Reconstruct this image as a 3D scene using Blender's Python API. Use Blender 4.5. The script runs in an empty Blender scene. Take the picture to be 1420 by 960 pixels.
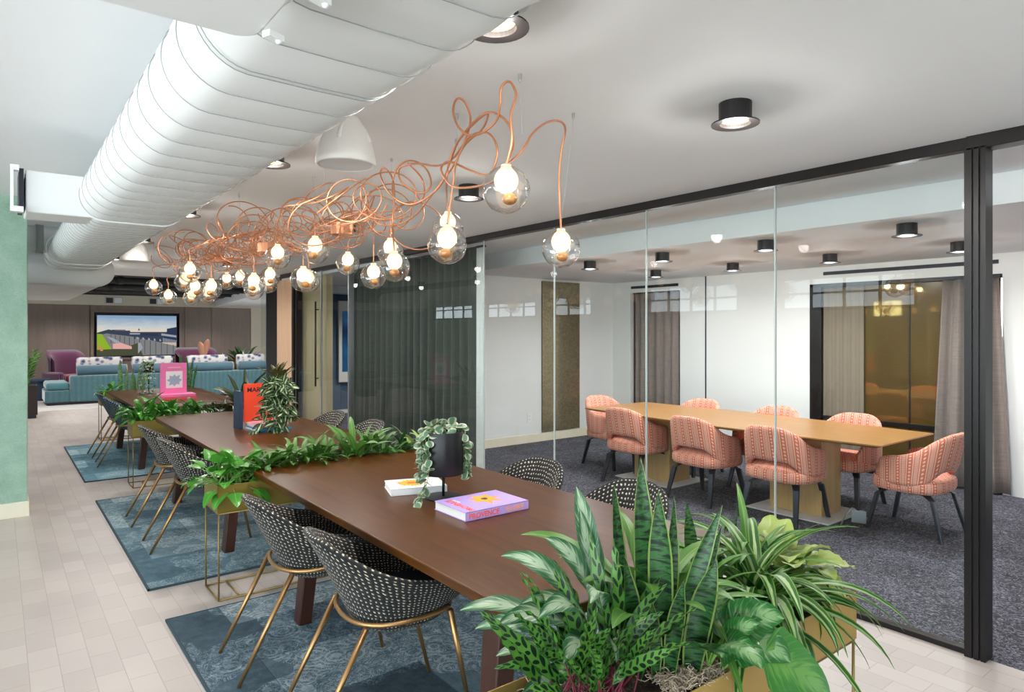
import bpy, math, random
from mathutils import Vector, Matrix, noise as mnoise
PI = math.pi
R = math.radians
random.seed(7)
SC = bpy.context.scene
COL = SC.collection

# ------------------------------------------------------------------ camera figures
H, F, CX, HY = 1.6, 918.5, 710.0, 460.0
TH = math.atan(715 / 918.5)
SN, CS = math.sin(TH), math.cos(TH)

def at(px, py, d):
    """point seen at pixel (px,py) of the 1420x960 frame at forward depth d"""
    u = (px - CX) / F * d
    v = (HY - py) / F * d
    return Vector((SN * d + CS * u, CS * d - SN * u, H + v))

# ------------------------------------------------------------------ mesh helpers
class MB:
    def __init__(s):
        s.v = []; s.f = []; s.mi = []; s.uv = []; s.m = 0
    def face(s, idx, uv=None):
        s.f.append(tuple(idx)); s.mi.append(s.m); s.uv.append(uv)
    def box(s, c, d, rz=0.0, rx=0.0):
        i = len(s.v)
        M = Matrix.Translation(Vector(c)) @ Matrix.Rotation(rz, 4, 'Z') @ Matrix.Rotation(rx, 4, 'X')
        for z in (-.5, .5):
            for x, y in ((-.5, -.5), (.5, -.5), (.5, .5), (-.5, .5)):
                s.v.append(M @ Vector((x * d[0], y * d[1], z * d[2])))
        for q in ((3, 2, 1, 0), (4, 5, 6, 7), (0, 1, 5, 4), (1, 2, 6, 5), (2, 3, 7, 6), (3, 0, 4, 7)):
            s.face([i + k for k in q])
        return s
    def span(s, a, b):
        c = [(a[k] + b[k]) / 2 for k in range(3)]
        return s.box(c, [abs(b[k] - a[k]) for k in range(3)])
    def taper(s, a, b, sa, sb):
        """a bar of rectangular section from a to b"""
        i = len(s.v)
        for p, q in ((a, sa), (b, sb)):
            for x, y in ((-.5, -.5), (.5, -.5), (.5, .5), (-.5, .5)):
                s.v.append(Vector(p) + Vector((x * q[0], y * q[1], 0)))
        for q in ((3, 2, 1, 0), (4, 5, 6, 7), (0, 1, 5, 4), (1, 2, 6, 5), (2, 3, 7, 6), (3, 0, 4, 7)):
            s.face([i + k for k in q])
        return s
    def prism(s, pts, z0, z1):
        i = len(s.v); n = len(pts)
        for z in (z0, z1):
            for p in pts: s.v.append(Vector((p[0], p[1], z)))
        s.face([i + k for k in range(n)][::-1]); s.face([i + n + k for k in range(n)])
        for k in range(n):
            j = (k + 1) % n
            s.face((i + k, i + j, i + n + j, i + n + k))
        return s
    def tube(s, path, r, n=8, cap=True, closed=False):
        path = [Vector(p) for p in path]
        m = len(path); i = len(s.v)
        rr = r if isinstance(r, (list, tuple)) else [r] * m
        prev = None
        for k, p in enumerate(path):
            if closed: t = path[(k + 1) % m] - path[k - 1]
            else: t = path[min(k + 1, m - 1)] - path[max(k - 1, 0)]
            if t.length < 1e-9: t = Vector((0, 0, 1))
            t.normalize()
            if prev is None:
                a = Vector((0, 0, 1)) if abs(t.z) < .9 else Vector((1, 0, 0))
                u = t.cross(a).normalized()
            else:
                u = (prev - t * prev.dot(t))
                u = u.normalized() if u.length > 1e-6 else t.orthogonal().normalized()
            prev = u; w = t.cross(u)
            for q in range(n):
                a = 2 * PI * q / n
                s.v.append(p + (u * math.cos(a) + w * math.sin(a)) * rr[k])
        for k in range(m if closed else m - 1):
            k2 = (k + 1) % m
            for q in range(n):
                q2 = (q + 1) % n
                s.face((i + k * n + q, i + k * n + q2, i + k2 * n + q2, i + k2 * n + q))
        if cap and not closed:
            s.face([i + q for q in range(n)][::-1]); s.face([i + (m - 1) * n + q for q in range(n)])
        return s
    def lathe(s, prof, c=(0, 0, 0), n=24, closed=False):
        i = len(s.v); m = len(prof)
        for r, z in prof:
            for q in range(n):
                a = 2 * PI * q / n
                s.v.append(Vector((c[0] + r * math.cos(a), c[1] + r * math.sin(a), c[2] + z)))
        for k in range(m if closed else m - 1):
            k2 = (k + 1) % m
            for q in range(n):
                q2 = (q + 1) % n
                s.face((i + k * n + q, i + k * n + q2, i + k2 * n + q2, i + k2 * n + q))
        return s
    def sphere(s, c, r, n=16, m=10, sq=(1, 1, 1)):
        prof = []
        i = len(s.v)
        for k in range(m + 1):
            t = PI * k / m
            for q in range(n):
                a = 2 * PI * q / n
                s.v.append(Vector((c[0] + sq[0] * r * math.sin(t) * math.cos(a), c[1] + sq[1] * r * math.sin(t) * math.sin(a), c[2] - sq[2] * r * math.cos(t))))
        for k in range(m):
            for q in range(n):
                q2 = (q + 1) % n
                s.face((i + k * n + q, i + k * n + q2, i + (k + 1) * n + q2, i + (k + 1) * n + q))
        return s
    def grid(s, fn, nu, nv, uvf=None, wrap=False, flip=False):
        i = len(s.v)
        for a in range(nu + 1):
            for b in range(nv + 1):
                s.v.append(Vector(fn(a / nu, b / nv)))
        w = nv + 1
        for a in range(nu):
            for b in range(nv):
                q = (i + a * w + b, i + (a + 1) * w + b, i + (a + 1) * w + b + 1, i + a * w + b + 1)
                uv = None
                if uvf:
                    uv = [uvf(a / nu, b / nv), uvf((a + 1) / nu, b / nv), uvf((a + 1) / nu, (b + 1) / nv), uvf(a / nu, (b + 1) / nv)]
                if flip:
                    q = q[::-1]; uv = uv[::-1] if uv else None
                s.face(q, uv)
        return s

def link(name, mb, mats, parent=None, smooth=False, bev=0, loc=None, rz=0, sub=0, solid=0, segs=2):
    me = bpy.data.meshes.new(name)
    me.from_pydata([tuple(p) for p in mb.v], [], mb.f)
    if not isinstance(mats, (list, tuple)): mats = [mats]
    for m in mats: me.materials.append(m)
    if any(mb.mi): me.polygons.foreach_set('material_index', mb.mi)
    if any(u is not None for u in mb.uv):
        l = me.uv_layers.new(name='UVMap'); k = 0
        buf = []
        for f, u in zip(mb.f, mb.uv):
            if u is None: u = [(0, 0)] * len(f)
            for q in u: buf.extend(q)
        l.data.foreach_set('uv', buf)
    if smooth: me.polygons.foreach_set('use_smooth', [True] * len(me.polygons))
    me.validate(); me.update()
    o = bpy.data.objects.new(name, me); COL.objects.link(o)
    if parent: o.parent = parent
    if loc: o.location = loc
    if rz: o.rotation_euler = (0, 0, rz)
    if solid:
        md = o.modifiers.new('solid', 'SOLIDIFY'); md.thickness = solid; md.offset = 0
    if bev:
        md = o.modifiers.new('bevel', 'BEVEL'); md.width = bev; md.segments = segs; md.limit_method = 'ANGLE'; md.angle_limit = R(35)
    if sub:
        md = o.modifiers.new('sub', 'SUBSURF'); md.levels = sub; md.render_levels = sub
    return o

def thing(name, label, cat, loc=(0, 0, 0), rz=0, group=None):
    o = bpy.data.objects.new(name, None); COL.objects.link(o)
    o.location = loc; o.rotation_euler = (0, 0, rz); o.empty_display_size = .1
    o['label'] = label; o['category'] = cat
    if group: o['group'] = group
    return o
def tag(o, label, cat, group=None, kind=None):
    o['label'] = label; o['category'] = cat
    if group: o['group'] = group
    if kind: o['kind'] = kind
    return o
def struct(name, mb, m, parent=None, **k):
    o = link(name, mb, m, parent, **k)
    if not parent: o['kind'] = 'structure'
    return o
def dup(root, loc, rz, label, group=None):
    r = root.copy(); COL.objects.link(r); r.location = loc; r.rotation_euler = (0, 0, rz)
    r['label'] = label
    if group: r['group'] = group
    for ch in list(root.children):
        c = ch.copy(); COL.objects.link(c); c.parent = r
        for g in ch.children:
            d = g.copy(); COL.objects.link(d); d.parent = c
    return r

def crom(pts, n=8, closed=False):
    """smooth curve through points"""
    P = [Vector(p) for p in pts]; m = len(P); out = []
    rng = range(m) if closed else range(m - 1)
    for k in rng:
        if closed: a, b, c, d = P[k - 1], P[k], P[(k + 1) % m], P[(k + 2) % m]
        else: a, b, c, d = P[max(k - 1, 0)], P[k], P[k + 1], P[min(k + 2, m - 1)]
        for q in range(n):
            t = q / n
            out.append(.5 * ((2 * b) + (c - a) * t + (2 * a - 5 * b + 4 * c - d) * t * t + (3 * b - a - 3 * c + d) * t ** 3))
    if not closed: out.append(P[-1])
    return out
def rrect(x0, y0, x1, y1, r, n=6):
    out = []
    for cx, cy, a0 in ((x1 - r, y1 - r, 0), (x0 + r, y1 - r, 90), (x0 + r, y0 + r, 180), (x1 - r, y0 + r, 270)):
        for k in range(n + 1):
            a = R(a0 + 90 * k / n); out.append((cx + r * math.cos(a), cy + r * math.sin(a)))
    return out

# ------------------------------------------------------------------ materials
def lin(h):
    h = h.lstrip('#'); o = []
    for k in (0, 2, 4):
        c = int(h[k:k + 2], 16) / 255
        o.append(c / 12.92 if c <= .04045 else ((c + .055) / 1.055) ** 2.4)
    return (*o, 1)
class NT:
    def __init__(s, name):
        s.mat = bpy.data.materials.new(name); s.mat.use_nodes = True
        s.t = s.mat.node_tree; s.t.nodes.clear()
        s.out = s.n('ShaderNodeOutputMaterial')
    def n(s, t, **k):
        o = s.t.nodes.new(t)
        for a, b in k.items(): setattr(o, a, b)
        return o
    def set(s, sock, v):
        if isinstance(v, bpy.types.NodeSocket): s.t.links.new(v, sock)
        else: sock.default_value = v
    def m(s, op, a, b=0.0, c=0.0, clamp=False):
        o = s.n('ShaderNodeMath', operation=op, use_clamp=clamp)
        s.set(o.inputs[0], a); s.set(o.inputs[1], b); s.set(o.inputs[2], c)
        return o.outputs[0]
    def mix(s, f, a, b, blend='MIX'):
        o = s.n('ShaderNodeMix', data_type='RGBA', blend_type=blend)
        s.set(o.inputs[0], f); s.set(o.inputs[6], a); s.set(o.inputs[7], b)
        return o.outputs[2]
    def obj(s, scale=(1, 1, 1), rot=(0, 0, 0), src='Object'):
        tc = s.n('ShaderNodeTexCoord'); mp = s.n('ShaderNodeMapping')
        s.t.links.new(tc.outputs[src], mp.inputs[0]); mp.inputs['Scale'].default_value = scale
        mp.inputs['Rotation'].default_value = rot
        return mp.outputs[0]
    def noise(s, vec, scale=5, detail=3, rough=.5, dist=0):
        o = s.n('ShaderNodeTexNoise'); s.set(o.inputs['Vector'], vec)
        o.inputs['Scale'].default_value = scale; o.inputs['Detail'].default_value = detail
        o.inputs['Roughness'].default_value = rough; o.inputs['Distortion'].default_value = dist
        return o.outputs['Fac']
    def vor(s, vec, scale=5, feature='F1', out='Distance', dist='EUCLIDEAN'):
        o = s.n('ShaderNodeTexVoronoi', feature=feature, distance=dist); s.set(o.inputs['Vector'], vec)
        o.inputs['Scale'].default_value = scale
        return o.outputs[out]
    def ramp(s, f, stops, interp='LINEAR'):
        o = s.n('ShaderNodeValToRGB'); s.set(o.inputs[0], f); o.color_ramp.interpolation = interp
        e = o.color_ramp.elements
        while len(e) < len(stops): e.new(.5)
        for k, (p, c) in enumerate(stops):
            e[k].position = p; e[k].color = lin(c) if isinstance(c, str) else (c, c, c, 1)
        return o.outputs[0]
    def sep(s, vec):
        o = s.n('ShaderNodeSeparateXYZ'); s.set(o.inputs[0], vec); return o.outputs
    def bump(s, h, strength=.3, dist=.01):
        o = s.n('ShaderNodeBump'); s.set(o.inputs['Height'], h); o.inputs['Strength'].default_value = strength
        o.inputs['Distance'].default_value = dist
        return o.outputs[0]
    def bsdf(s, color, rough=.5, metal=0, normal=None, spec=.5, coat=0, coatr=.1, sheen=0, emit=None, estr=0, alpha=None):
        b = s.n('ShaderNodeBsdfPrincipled')
        s.set(b.inputs['Base Color'], color); s.set(b.inputs['Roughness'], rough); s.set(b.inputs['Metallic'], metal)
        b.inputs['Specular IOR Level'].default_value = spec
        b.inputs['Coat Weight'].default_value = coat; b.inputs['Coat Roughness'].default_value = coatr
        b.inputs['Sheen Weight'].default_value = sheen
        if normal is not None: s.set(b.inputs['Normal'], normal)
        if emit is not None: s.set(b.inputs['Emission Color'], emit); b.inputs['Emission Strength'].default_value = estr
        if alpha is not None: s.set(b.inputs['Alpha'], alpha)
        return b.outputs[0]
    def done(s, sh):
        s.t.links.new(sh, s.out.inputs[0]); return s.mat

def flat(name, col, rough=.5, metal=0, var=.06, nscale=8, bump=0, spec=.5, coat=0, sheen=0):
    """one colour with a slight uneven tone"""
    t = NT(name); v = t.obj()
    n = t.noise(v, nscale, 4)
    c = lin(col)
    a = tuple(min(1, x * (1 + var)) for x in c[:3]) + (1,)
    b = tuple(x * (1 - var) for x in c[:3]) + (1,)
    colr = t.mix(n, b, a)
    nm = t.bump(t.noise(v, nscale * 12, 2), bump, .002) if bump else None
    return t.done(t.bsdf(colr, rough, metal, nm, spec, coat, sheen=sheen))
def emis(name, col, strength):
    t = NT(name); e = t.n('ShaderNodeEmission'); e.inputs[0].default_value = lin(col); e.inputs[1].default_value = strength
    return t.done(e.outputs[0])

M = {}
M['white_wall'] = flat('white_wall_paint', '#E6E4E0', .6, var=.01)
M['ceiling'] = flat('ceiling_paint', '#F1F3F5', .75, var=.01)
M['lowceil'] = flat('grey_ceiling_paint', '#8C9294', .8, var=.02)
M['duct'] = flat('white_duct_wrap', '#E4E7E7', .6, var=.015)
M['ductring'] = flat('duct_seam', '#9EA3A2', .6)
M['black_metal'] = flat('black_metal', '#1D1B1C', .42, .3, bump=0)
M['dark_frame'] = flat('dark_frame_metal', '#1E1B1B', .35, .4)
M['brass'] = flat('brushed_brass', '#AE875A', .34, .85, var=.08, nscale=30)
M['bronze_wire'] = flat('olive_brass', '#8D7440', .38, .6, var=.08, nscale=30)
M['gold_box'] = flat('gold_painted_metal', '#AF9050', .42, .35, var=.04)
M['olive_box'] = flat('olive_gold_painted_metal', '#7D6C2C', .45, .3, var=.04)
M['copper'] = flat('copper_tube', '#C98A66', .36, .6, var=.1, nscale=20)
M['steel'] = flat('brushed_steel', '#BEC1C4', .3, .9)
M['silver_leg'] = flat('pale_painted_leg', '#A9ABB4', .4, .2)
M['black_leg'] = flat('black_painted_leg', '#19191C', .45, .1)
M['plinth'] = flat('cream_plinth', '#E2DDC8', .6)
M['baseboard'] = flat('cream_baseboard', '#E9DEC6', .5)
M['pot_black'] = flat('matte_black_pot', '#17171A', .38, .3)
M['outlet'] = flat('outlet_white', '#EDEDE9', .4)
M['page'] = flat('book_pages', '#F3F0EC', .8, var=.04, nscale=60)
M['lavender'] = flat('lavender_cover', '#B39BDD', .45)
M['white_cover'] = flat('white_cover', '#F0EEEE', .45)
M['yellow'] = flat('yellow_print', '#F2A814', .5)
M['orange'] = flat('orange_print', '#F0592A', .5)
M['peach_ink'] = flat('peach_print', '#F5A15C', .5)
M['ink'] = flat('dark_ink', '#1A1A2A', .5)
M['red_cover'] = flat('red_cover', '#DD4426', .45)
M['pink_cover'] = flat('pink_cover', '#F27FB6', .45)
M['pale_pink'] = flat('pale_pink_cover', '#F5B7C4', .45)
M['coral_cover'] = flat('coral_cover', '#EE5A62', .45)
M['blue_cover'] = flat('blue_cover', '#2C93BE', .45)
M['navy_cover'] = flat('navy_cover', '#22364B', .5)
M['tan_cover'] = flat('tan_cover', '#B87C62', .5)
M['purple_velvet'] = flat('purple_velvet', '#5A1E46', .8, sheen=.6, var=.2, nscale=4)
M['red_velvet'] = flat('crimson_velvet', '#80122C', .8, sheen=.5, var=.12)
M['blue_wall'] = flat('slate_blue_wall', '#3A5874', .7, var=.03)
M['beige_wall'] = flat('beige_wall', '#C9C0AE', .7, var=.02)
M['pipe_dark'] = flat('dark_pipe', '#1C1A19', .6)
M['vent_face'] = flat('vent_face', '#B9B4AB', .5)
M['plate'] = flat('pale_grey_plate', '#DCDDDF', .4, .1)
M['planter_dark'] = flat('dark_planter_box', '#2B211D', .35, .2)
M['pampas'] = flat('pampas_plume', '#E0A183', .9, var=.15, nscale=40)
M['seat_dark'] = flat('navy_seat_fabric', '#202634', .85, var=.3, nscale=60, bump=.5)
M['lamp_in'] = emis('lamp_glow', '#FFD08A', 3.2)
M['bulb'] = emis('opal_bulb_glow', '#FFDDAA', 2.0)

def wood(name, c1, c2, axis='Y', rough=.35, coat=0, sc=1.0, spec=.5, coatr=.25):
    t = NT(name)
    s = {'X': (.6, 9, 9), 'Y': (9, .6, 9), 'Z': (9, 9, .6)}[axis]
    v = t.obj(tuple(q * sc for q in s))
    n = t.noise(v, 1.6, 8, .65, 1.2)
    n2 = t.noise(v, 9, 4, .6)
    f = t.m('ADD', t.m('MULTIPLY', n, .75), t.m('MULTIPLY', n2, .3))
    c = t.ramp(f, [(.28, c1), (.72, c2)])
    return t.done(t.bsdf(c, rough, 0, t.bump(n2, .015, .001), spec, coat, coatr))
M['walnut'] = wood('dark_walnut', '#2E1603', '#5E3610', 'Y', .33, .0, spec=.22)
M['walnut_leg'] = wood('walnut_leg', '#2C140B', '#48261A', 'Z', .4)
M['oak_top'] = wood('oak_veneer_top', '#936534', '#B3834C', 'Y', .3, .15)
M['oak_leg'] = wood('oak_pedestal', '#BC9460', '#D3B07C', 'Z', .45)
M['peach_wood'] = wood('pale_peach_wood', '#C9A17E', '#E0BD9B', 'Z', .45)
M['pale_wood'] = wood('pale_beige_wood', '#AD9C78', '#C0B08E', 'Z', .4)
M['wall_panel'] = wood('taupe_wood_panel', '#6E5E55', '#85746A', 'Z', .55, sc=.6)

def make_floor():
    t = NT('cream_timber_tiles')
    v = t.obj((1, 1, 1), (0, 0, PI / 2))
    b = t.n('ShaderNodeTexBrick'); t.set(b.inputs['Vector'], v)
    b.offset = .5; b.inputs['Scale'].default_value = 1
    b.inputs['Brick Width'].default_value = .24; b.inputs['Row Height'].default_value = .12
    b.inputs['Mortar Size'].default_value = .0022; b.inputs['Mortar Smooth'].default_value = .3
    b.inputs['Color1'].default_value = lin('#BBB2AC'); b.inputs['Color2'].default_value = lin('#A59B96')
    b.inputs['Mortar'].default_value = lin('#8A817C'); b.inputs['Bias'].default_value = -.1
    n = t.noise(t.obj((1, 1, 1)), 14, 5, .6)
    c = t.mix(t.m('MULTIPLY', n, .5), b.outputs['Color'], lin('#C2BAB5'))
    n2 = t.noise(t.obj((1, 1, 1)), 1.3, 3)
    c = t.mix(t.m('MULTIPLY', n2, .35), c, lin('#B4A49B'))
    return t.done(t.bsdf(c, t.m('ADD', .32, t.m('MULTIPLY', n, .2)), 0, t.bump(b.outputs['Fac'], -.15, .001)))
M['floor'] = make_floor()
def make_lounge_floor():
    t = NT('pale_lounge_carpet'); v = t.obj()
    c = t.ramp(t.noise(v, 3, 5), [(.3, '#B9B5B2'), (.7, '#CFCBC6')])
    return t.done(t.bsdf(c, .8))
M['lounge_floor'] = make_lounge_floor()
def make_carpet():
    t = NT('charcoal_fleck_carpet'); v = t.obj()
    n = t.noise(v, 26, 3, .7, 2.5); n2 = t.noise(v, 2.2, 3)
    n3 = t.noise(v, 120, 2, .7)
    f = t.m('ADD', t.m('MULTIPLY', n, .8), t.m('MULTIPLY', n3, .25))
    f = t.m('ADD', f, t.m('MULTIPLY', n2, .1))
    c = t.ramp(f, [(.42, '#17161C'), (.56, '#34333C'), (.70, '#83828E')])
    return t.done(t.bsdf(c, .95, 0, t.bump(n, .5, .005)))
M['carpet'] = make_carpet()
def make_rug(seed, tint):
    t = NT('patchwork_rug')
    tc = t.n('ShaderNodeTexCoord'); mp = t.n('ShaderNodeMapping'); t.t.links.new(tc.outputs['Object'], mp.inputs[0])
    mp.inputs['Location'].default_value = (seed * 1.7, seed * 2.3, 0)
    v = mp.outputs[0]
    b = t.n('ShaderNodeTexBrick'); t.set(b.inputs['Vector'], v); b.offset = .37
    b.inputs['Scale'].default_value = 1; b.inputs['Brick Width'].default_value = .95; b.inputs['Row Height'].default_value = .48
    b.inputs['Mortar Size'].default_value = .003; b.inputs['Color1'].default_value = (0, 0, 0, 1); b.inputs['Color2'].default_value = (1, 1, 1, 1)
    b.inputs['Mortar'].default_value = (.35, .35, .35, 1)
    cell = t.sep(b.outputs['Color'])[0]
    sw = t.noise(v, 9, 3, .5, 2.6)                 # scroll ornament
    rings = t.m('SINE', t.m('MULTIPLY', sw, 55))
    vv = t.vor(v, 7.0)
    fl = t.m('SINE', t.m('MULTIPLY', vv, 34))
    orn = t.m('MAXIMUM', rings, t.m('MULTIPLY', fl, t.m('GREATER_THAN', t.noise(v, 2.3, 2), .5)))
    orn = t.m('MULTIPLY', t.m('GREATER_THAN', orn, .35), t.m('GREATER_THAN', t.noise(v, 1.8, 2), .46))
    wear = t.noise(v, 16, 5, .7)
    weave = t.noise(t.obj((60, 260, 1)), 1, 2)
    f = t.m('ADD', t.m('MULTIPLY', cell, .42), t.m('MULTIPLY', wear, .42))
    f = t.m('ADD', f, t.m('MULTIPLY', t.m('MULTIPLY', orn, wear), .46))
    f = t.m('ADD', f, t.m('MULTIPLY', t.m('SUBTRACT', weave, .5), .25))
    c = t.ramp(f, tint)
    return t.done(t.bsdf(c, .95, 0, t.bump(weave, .3, .002)))
RUGT = [(.15, '#202E38'), (.42, '#445864'), (.62, '#6D808B'), (.9, '#B6C0C4')]
M['rug1'] = make_rug(1, RUGT)
M['rug2'] = make_rug(2, [(.15, '#2E4754'), (.42, '#5A7683'), (.62, '#859AA3'), (.9, '#BCC8CA')])
M['rug3'] = make_rug(5, [(.15, '#3A5F6D'), (.42, '#6790A0'), (.62, '#90B2BE'), (.9, '#C4D6DA')])
M['rug_edge'] = flat('rug_binding', '#33454E', .9)

def make_tweed(name, dark, mid, light, pitch=.021):
    t = NT(name); tc = t.n('ShaderNodeTexCoord'); s = t.sep(tc.outputs['UV'])
    k = 2 * PI / pitch
    wob = t.m('MULTIPLY', t.m('SUBTRACT', t.noise(tc.outputs['UV'], 25, 2), .5), .02)
    u = t.m('SINE', t.m('MULTIPLY', t.m('ADD', s[0], wob), k)); v = t.m('SINE', t.m('MULTIPLY', t.m('ADD', s[1], wob), k))
    dots = t.m('MULTIPLY', t.m('ADD', u, 1), t.m('ADD', v, 1))          # 0..4
    n = t.noise(tc.outputs['UV'], 140, 3, .8)
    big = t.noise(tc.outputs['UV'], 10, 3)
    f = t.m('ADD', t.m('MULTIPLY', t.m('MULTIPLY', dots, dots), .062), t.m('MULTIPLY', t.m('SUBTRACT', n, .5), 1.0))
    f = t.m('ADD', f, .12)
    f = t.m('ADD', f, t.m('MULTIPLY', t.m('SUBTRACT', big, .5), .35))
    c = t.ramp(f, [(.2, dark), (.5, mid), (.78, light)])
    return t.done(t.bsdf(c, .9, 0, t.bump(t.m('ADD', dots, n), .5, .004), sheen=.1))
M['tweed'] = make_tweed('black_white_tweed', '#0D0E10', '#35332E', '#CFC5B0')
M['tweed_blue'] = make_tweed('blue_black_tweed', '#0B121C', '#20394A', '#9CC0C6')
def make_ikat():
    t = NT('coral_stripe_fabric'); tc = t.n('ShaderNodeTexCoord'); s = t.sep(tc.outputs['UV'])
    P = .085
    a = t.m('FRACT', t.m('DIVIDE', s[0], P)); v = s[1]
    d = lambda x: t.m('ABSOLUTE', t.m('SUBTRACT', a, x))
    line = t.m('MAXIMUM', t.m('LESS_THAN', d(.04), .035), t.m('LESS_THAN', d(.54), .035))
    dv = t.m('ABSOLUTE', t.m('SUBTRACT', t.m('FRACT', t.m('DIVIDE', v, .03)), .5))
    diam = t.m('LESS_THAN', t.m('ADD', t.m('MULTIPLY', d(.29), 3.2), t.m('MULTIPLY', dv, 1.0)), .36)
    bars = t.m('MULTIPLY', t.m('LESS_THAN', d(.79), .15), t.m('GREATER_THAN', t.m('SINE', t.m('MULTIPLY', v, 2 * PI / .012)), -.1))
    pale = t.m('MAXIMUM', line, t.m('MAXIMUM', diam, bars))
    n = t.noise(tc.outputs['UV'], 160, 2)
    c = t.mix(t.m('MULTIPLY', pale, .9), lin('#D4694A'), lin('#F0CDBB'))
    c = t.mix(t.m('MULTIPLY', n, .25), c, lin('#E7A78F'))
    return t.done(t.bsdf(c, .85, 0, None, sheen=.1))
M['ikat'] = make_ikat()
def make_teal(name, c1, c2):
    t = NT(name); v = t.obj()
    n = t.noise(v, 5, 4, .6); x = t.sep(v)[0]
    w = t.m('SINE', t.m('ADD', t.m('MULTIPLY', x, 62), t.m('MULTIPLY', n, 4)))
    c = t.mix(t.m('MULTIPLY', t.m('ADD', w, 1), .1), lin(c1), lin(c2))
    c = t.mix(t.m('MULTIPLY', n, .4), c, lin(c2))
    return t.done(t.bsdf(c, .7, 0, t.bump(w, .4, .01), sheen=.7))
M['teal'] = make_teal('teal_channelled_velvet', '#28555F', '#55838A')
M['teal_plain'] = flat('teal_velvet', '#3C727C', .7, sheen=.6, var=.15, nscale=5)
M['bolster'] = flat('blue_bolster_fabric', '#3C5E6D', .7, sheen=.5, var=.1, nscale=4)
def make_print():
    t = NT('floral_print_fabric'); v = t.obj()
    n = t.vor(v, 9.0); n2 = t.noise(v, 16, 3, .6, 2)
    f = t.m('ADD', n, t.m('MULTIPLY', n2, .5))
    c = t.ramp(f, [(.52, '#3A4466'), (.62, '#7F8CA6'), (.70, '#B8A8A2'), (.80, '#CFCBC8')])
    return t.done(t.bsdf(c, .8))
M['print'] = make_print()
def make_curtain(name, c1, c2, hz=True, alpha=1):
    t = NT(name); v = t.obj((1, 1, 1))
    n = t.noise(t.obj((8, 8, 90)), 1, 3, .6); n2 = t.noise(t.obj((90, 90, 6)), 1, 3, .6)
    f = t.m('ADD', t.m('MULTIPLY', n, .6), t.m('MULTIPLY', n2, .4))
    c = t.mix(f, lin(c1), lin(c2))
    return t.done(t.bsdf(c, .75, 0, None, sheen=.15, alpha=alpha if alpha < 1 else None))
M['curtain_black'] = make_curtain('charcoal_sheer_curtain', '#272A27', '#565A52', alpha=.97)
M['curtain_brown'] = make_curtain('taupe_woven_curtain', '#574B45', '#9A8C84')
M['curtain_white'] = make_curtain('white_linen_curtain', '#C9C9C8', '#ECECEA')
M['curtain_plum'] = make_curtain('plum_curtain', '#451224', '#5E1B31')
def make_concrete():
    t = NT('green_painted_concrete'); v = t.obj()
    n = t.noise(v, 6, 6, .6); sp = t.vor(v, 42); pit = t.m('LESS_THAN', sp, .12)
    pit = t.m('MULTIPLY', pit, t.m('GREATER_THAN', t.noise(v, 14, 2), .52))
    sp2 = t.noise(v, 85, 3, .7)
    c = t.ramp(t.m('ADD', t.m('MULTIPLY', n, .7), t.m('MULTIPLY', sp2, .3)), [(.3, '#7A9C88'), (.7, '#A3BFAE')])
    c = t.mix(t.m('MULTIPLY', pit, .5), c, lin('#C5D0C2'))
    return t.done(t.bsdf(c, .7, 0, t.bump(t.m('ADD', n, sp2), .35, .01)))
M['concrete'] = make_concrete()
def make_glass(name, tint, refl=.12, trans=(1, 1, 1, 1), rough=0.0):
    t = NT(name)
    fr = t.n('ShaderNodeFresnel'); fr.inputs[0].default_value = 1.45
    geo = t.n('ShaderNodeNewGeometry')
    k = t.m('ADD', t.m('MULTIPLY', fr.outputs[0], .5), refl, clamp=True)
    k = t.m('MULTIPLY', k, t.m('SUBTRACT', 1, geo.outputs['Backfacing']))
    tr = t.n('ShaderNodeBsdfTransparent'); tr.inputs[0].default_value = trans
    gl = t.n('ShaderNodeBsdfGlossy'); gl.inputs['Color'].default_value = tint; gl.inputs['Roughness'].default_value = rough
    mx = t.n('ShaderNodeMixShader'); t.set(mx.inputs[0], k)
    t.t.links.new(tr.outputs[0], mx.inputs[1]); t.t.links.new(gl.outputs[0], mx.inputs[2])
    return t.done(mx.outputs[0])
M['glass'] = make_glass('partition_glass', (1, 1, 1, 1), .005, (.93, .955, .95, 1))
M['glass_edge'] = flat('polished_glass_edge', '#B7C0BE', .25, .1)
def make_globe():
    t = NT('clear_globe_glass'); v = t.obj((1, 1, 1))
    lw = t.n('ShaderNodeLayerWeight'); lw.inputs[0].default_value = .35
    vn = t.vor(v, 13, 'SMOOTH_F1')
    nm = t.bump(vn, .9, .02)
    t.set(lw.inputs['Normal'], nm)
    f = t.m('POWER', lw.outputs['Facing'], 1.9)
    k = t.m('ADD', t.m('MULTIPLY', f, 1.0), .10, clamp=True)
    tr = t.n('ShaderNodeBsdfTransparent'); c = t.mix(f, (1, 1, 1, 1), (.42, .38, .34, 1)); t.set(tr.inputs[0], c)
    gl = t.n('ShaderNodeBsdfGlossy'); gl.inputs['Color'].default_value = (1, 1, 1, 1); gl.inputs['Roughness'].default_value = .03
    t.set(gl.inputs['Normal'], nm)
    mx = t.n('ShaderNodeMixShader'); t.set(mx.inputs[0], k)
    t.t.links.new(tr.outputs[0], mx.inputs[1]); t.t.links.new(gl.outputs[0], mx.inputs[2])
    return t.done(mx.outputs[0])
M['globe'] = make_globe()
M['amber'] = flat('amber_glass_bubble', '#B98250', .15, .3)
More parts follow.
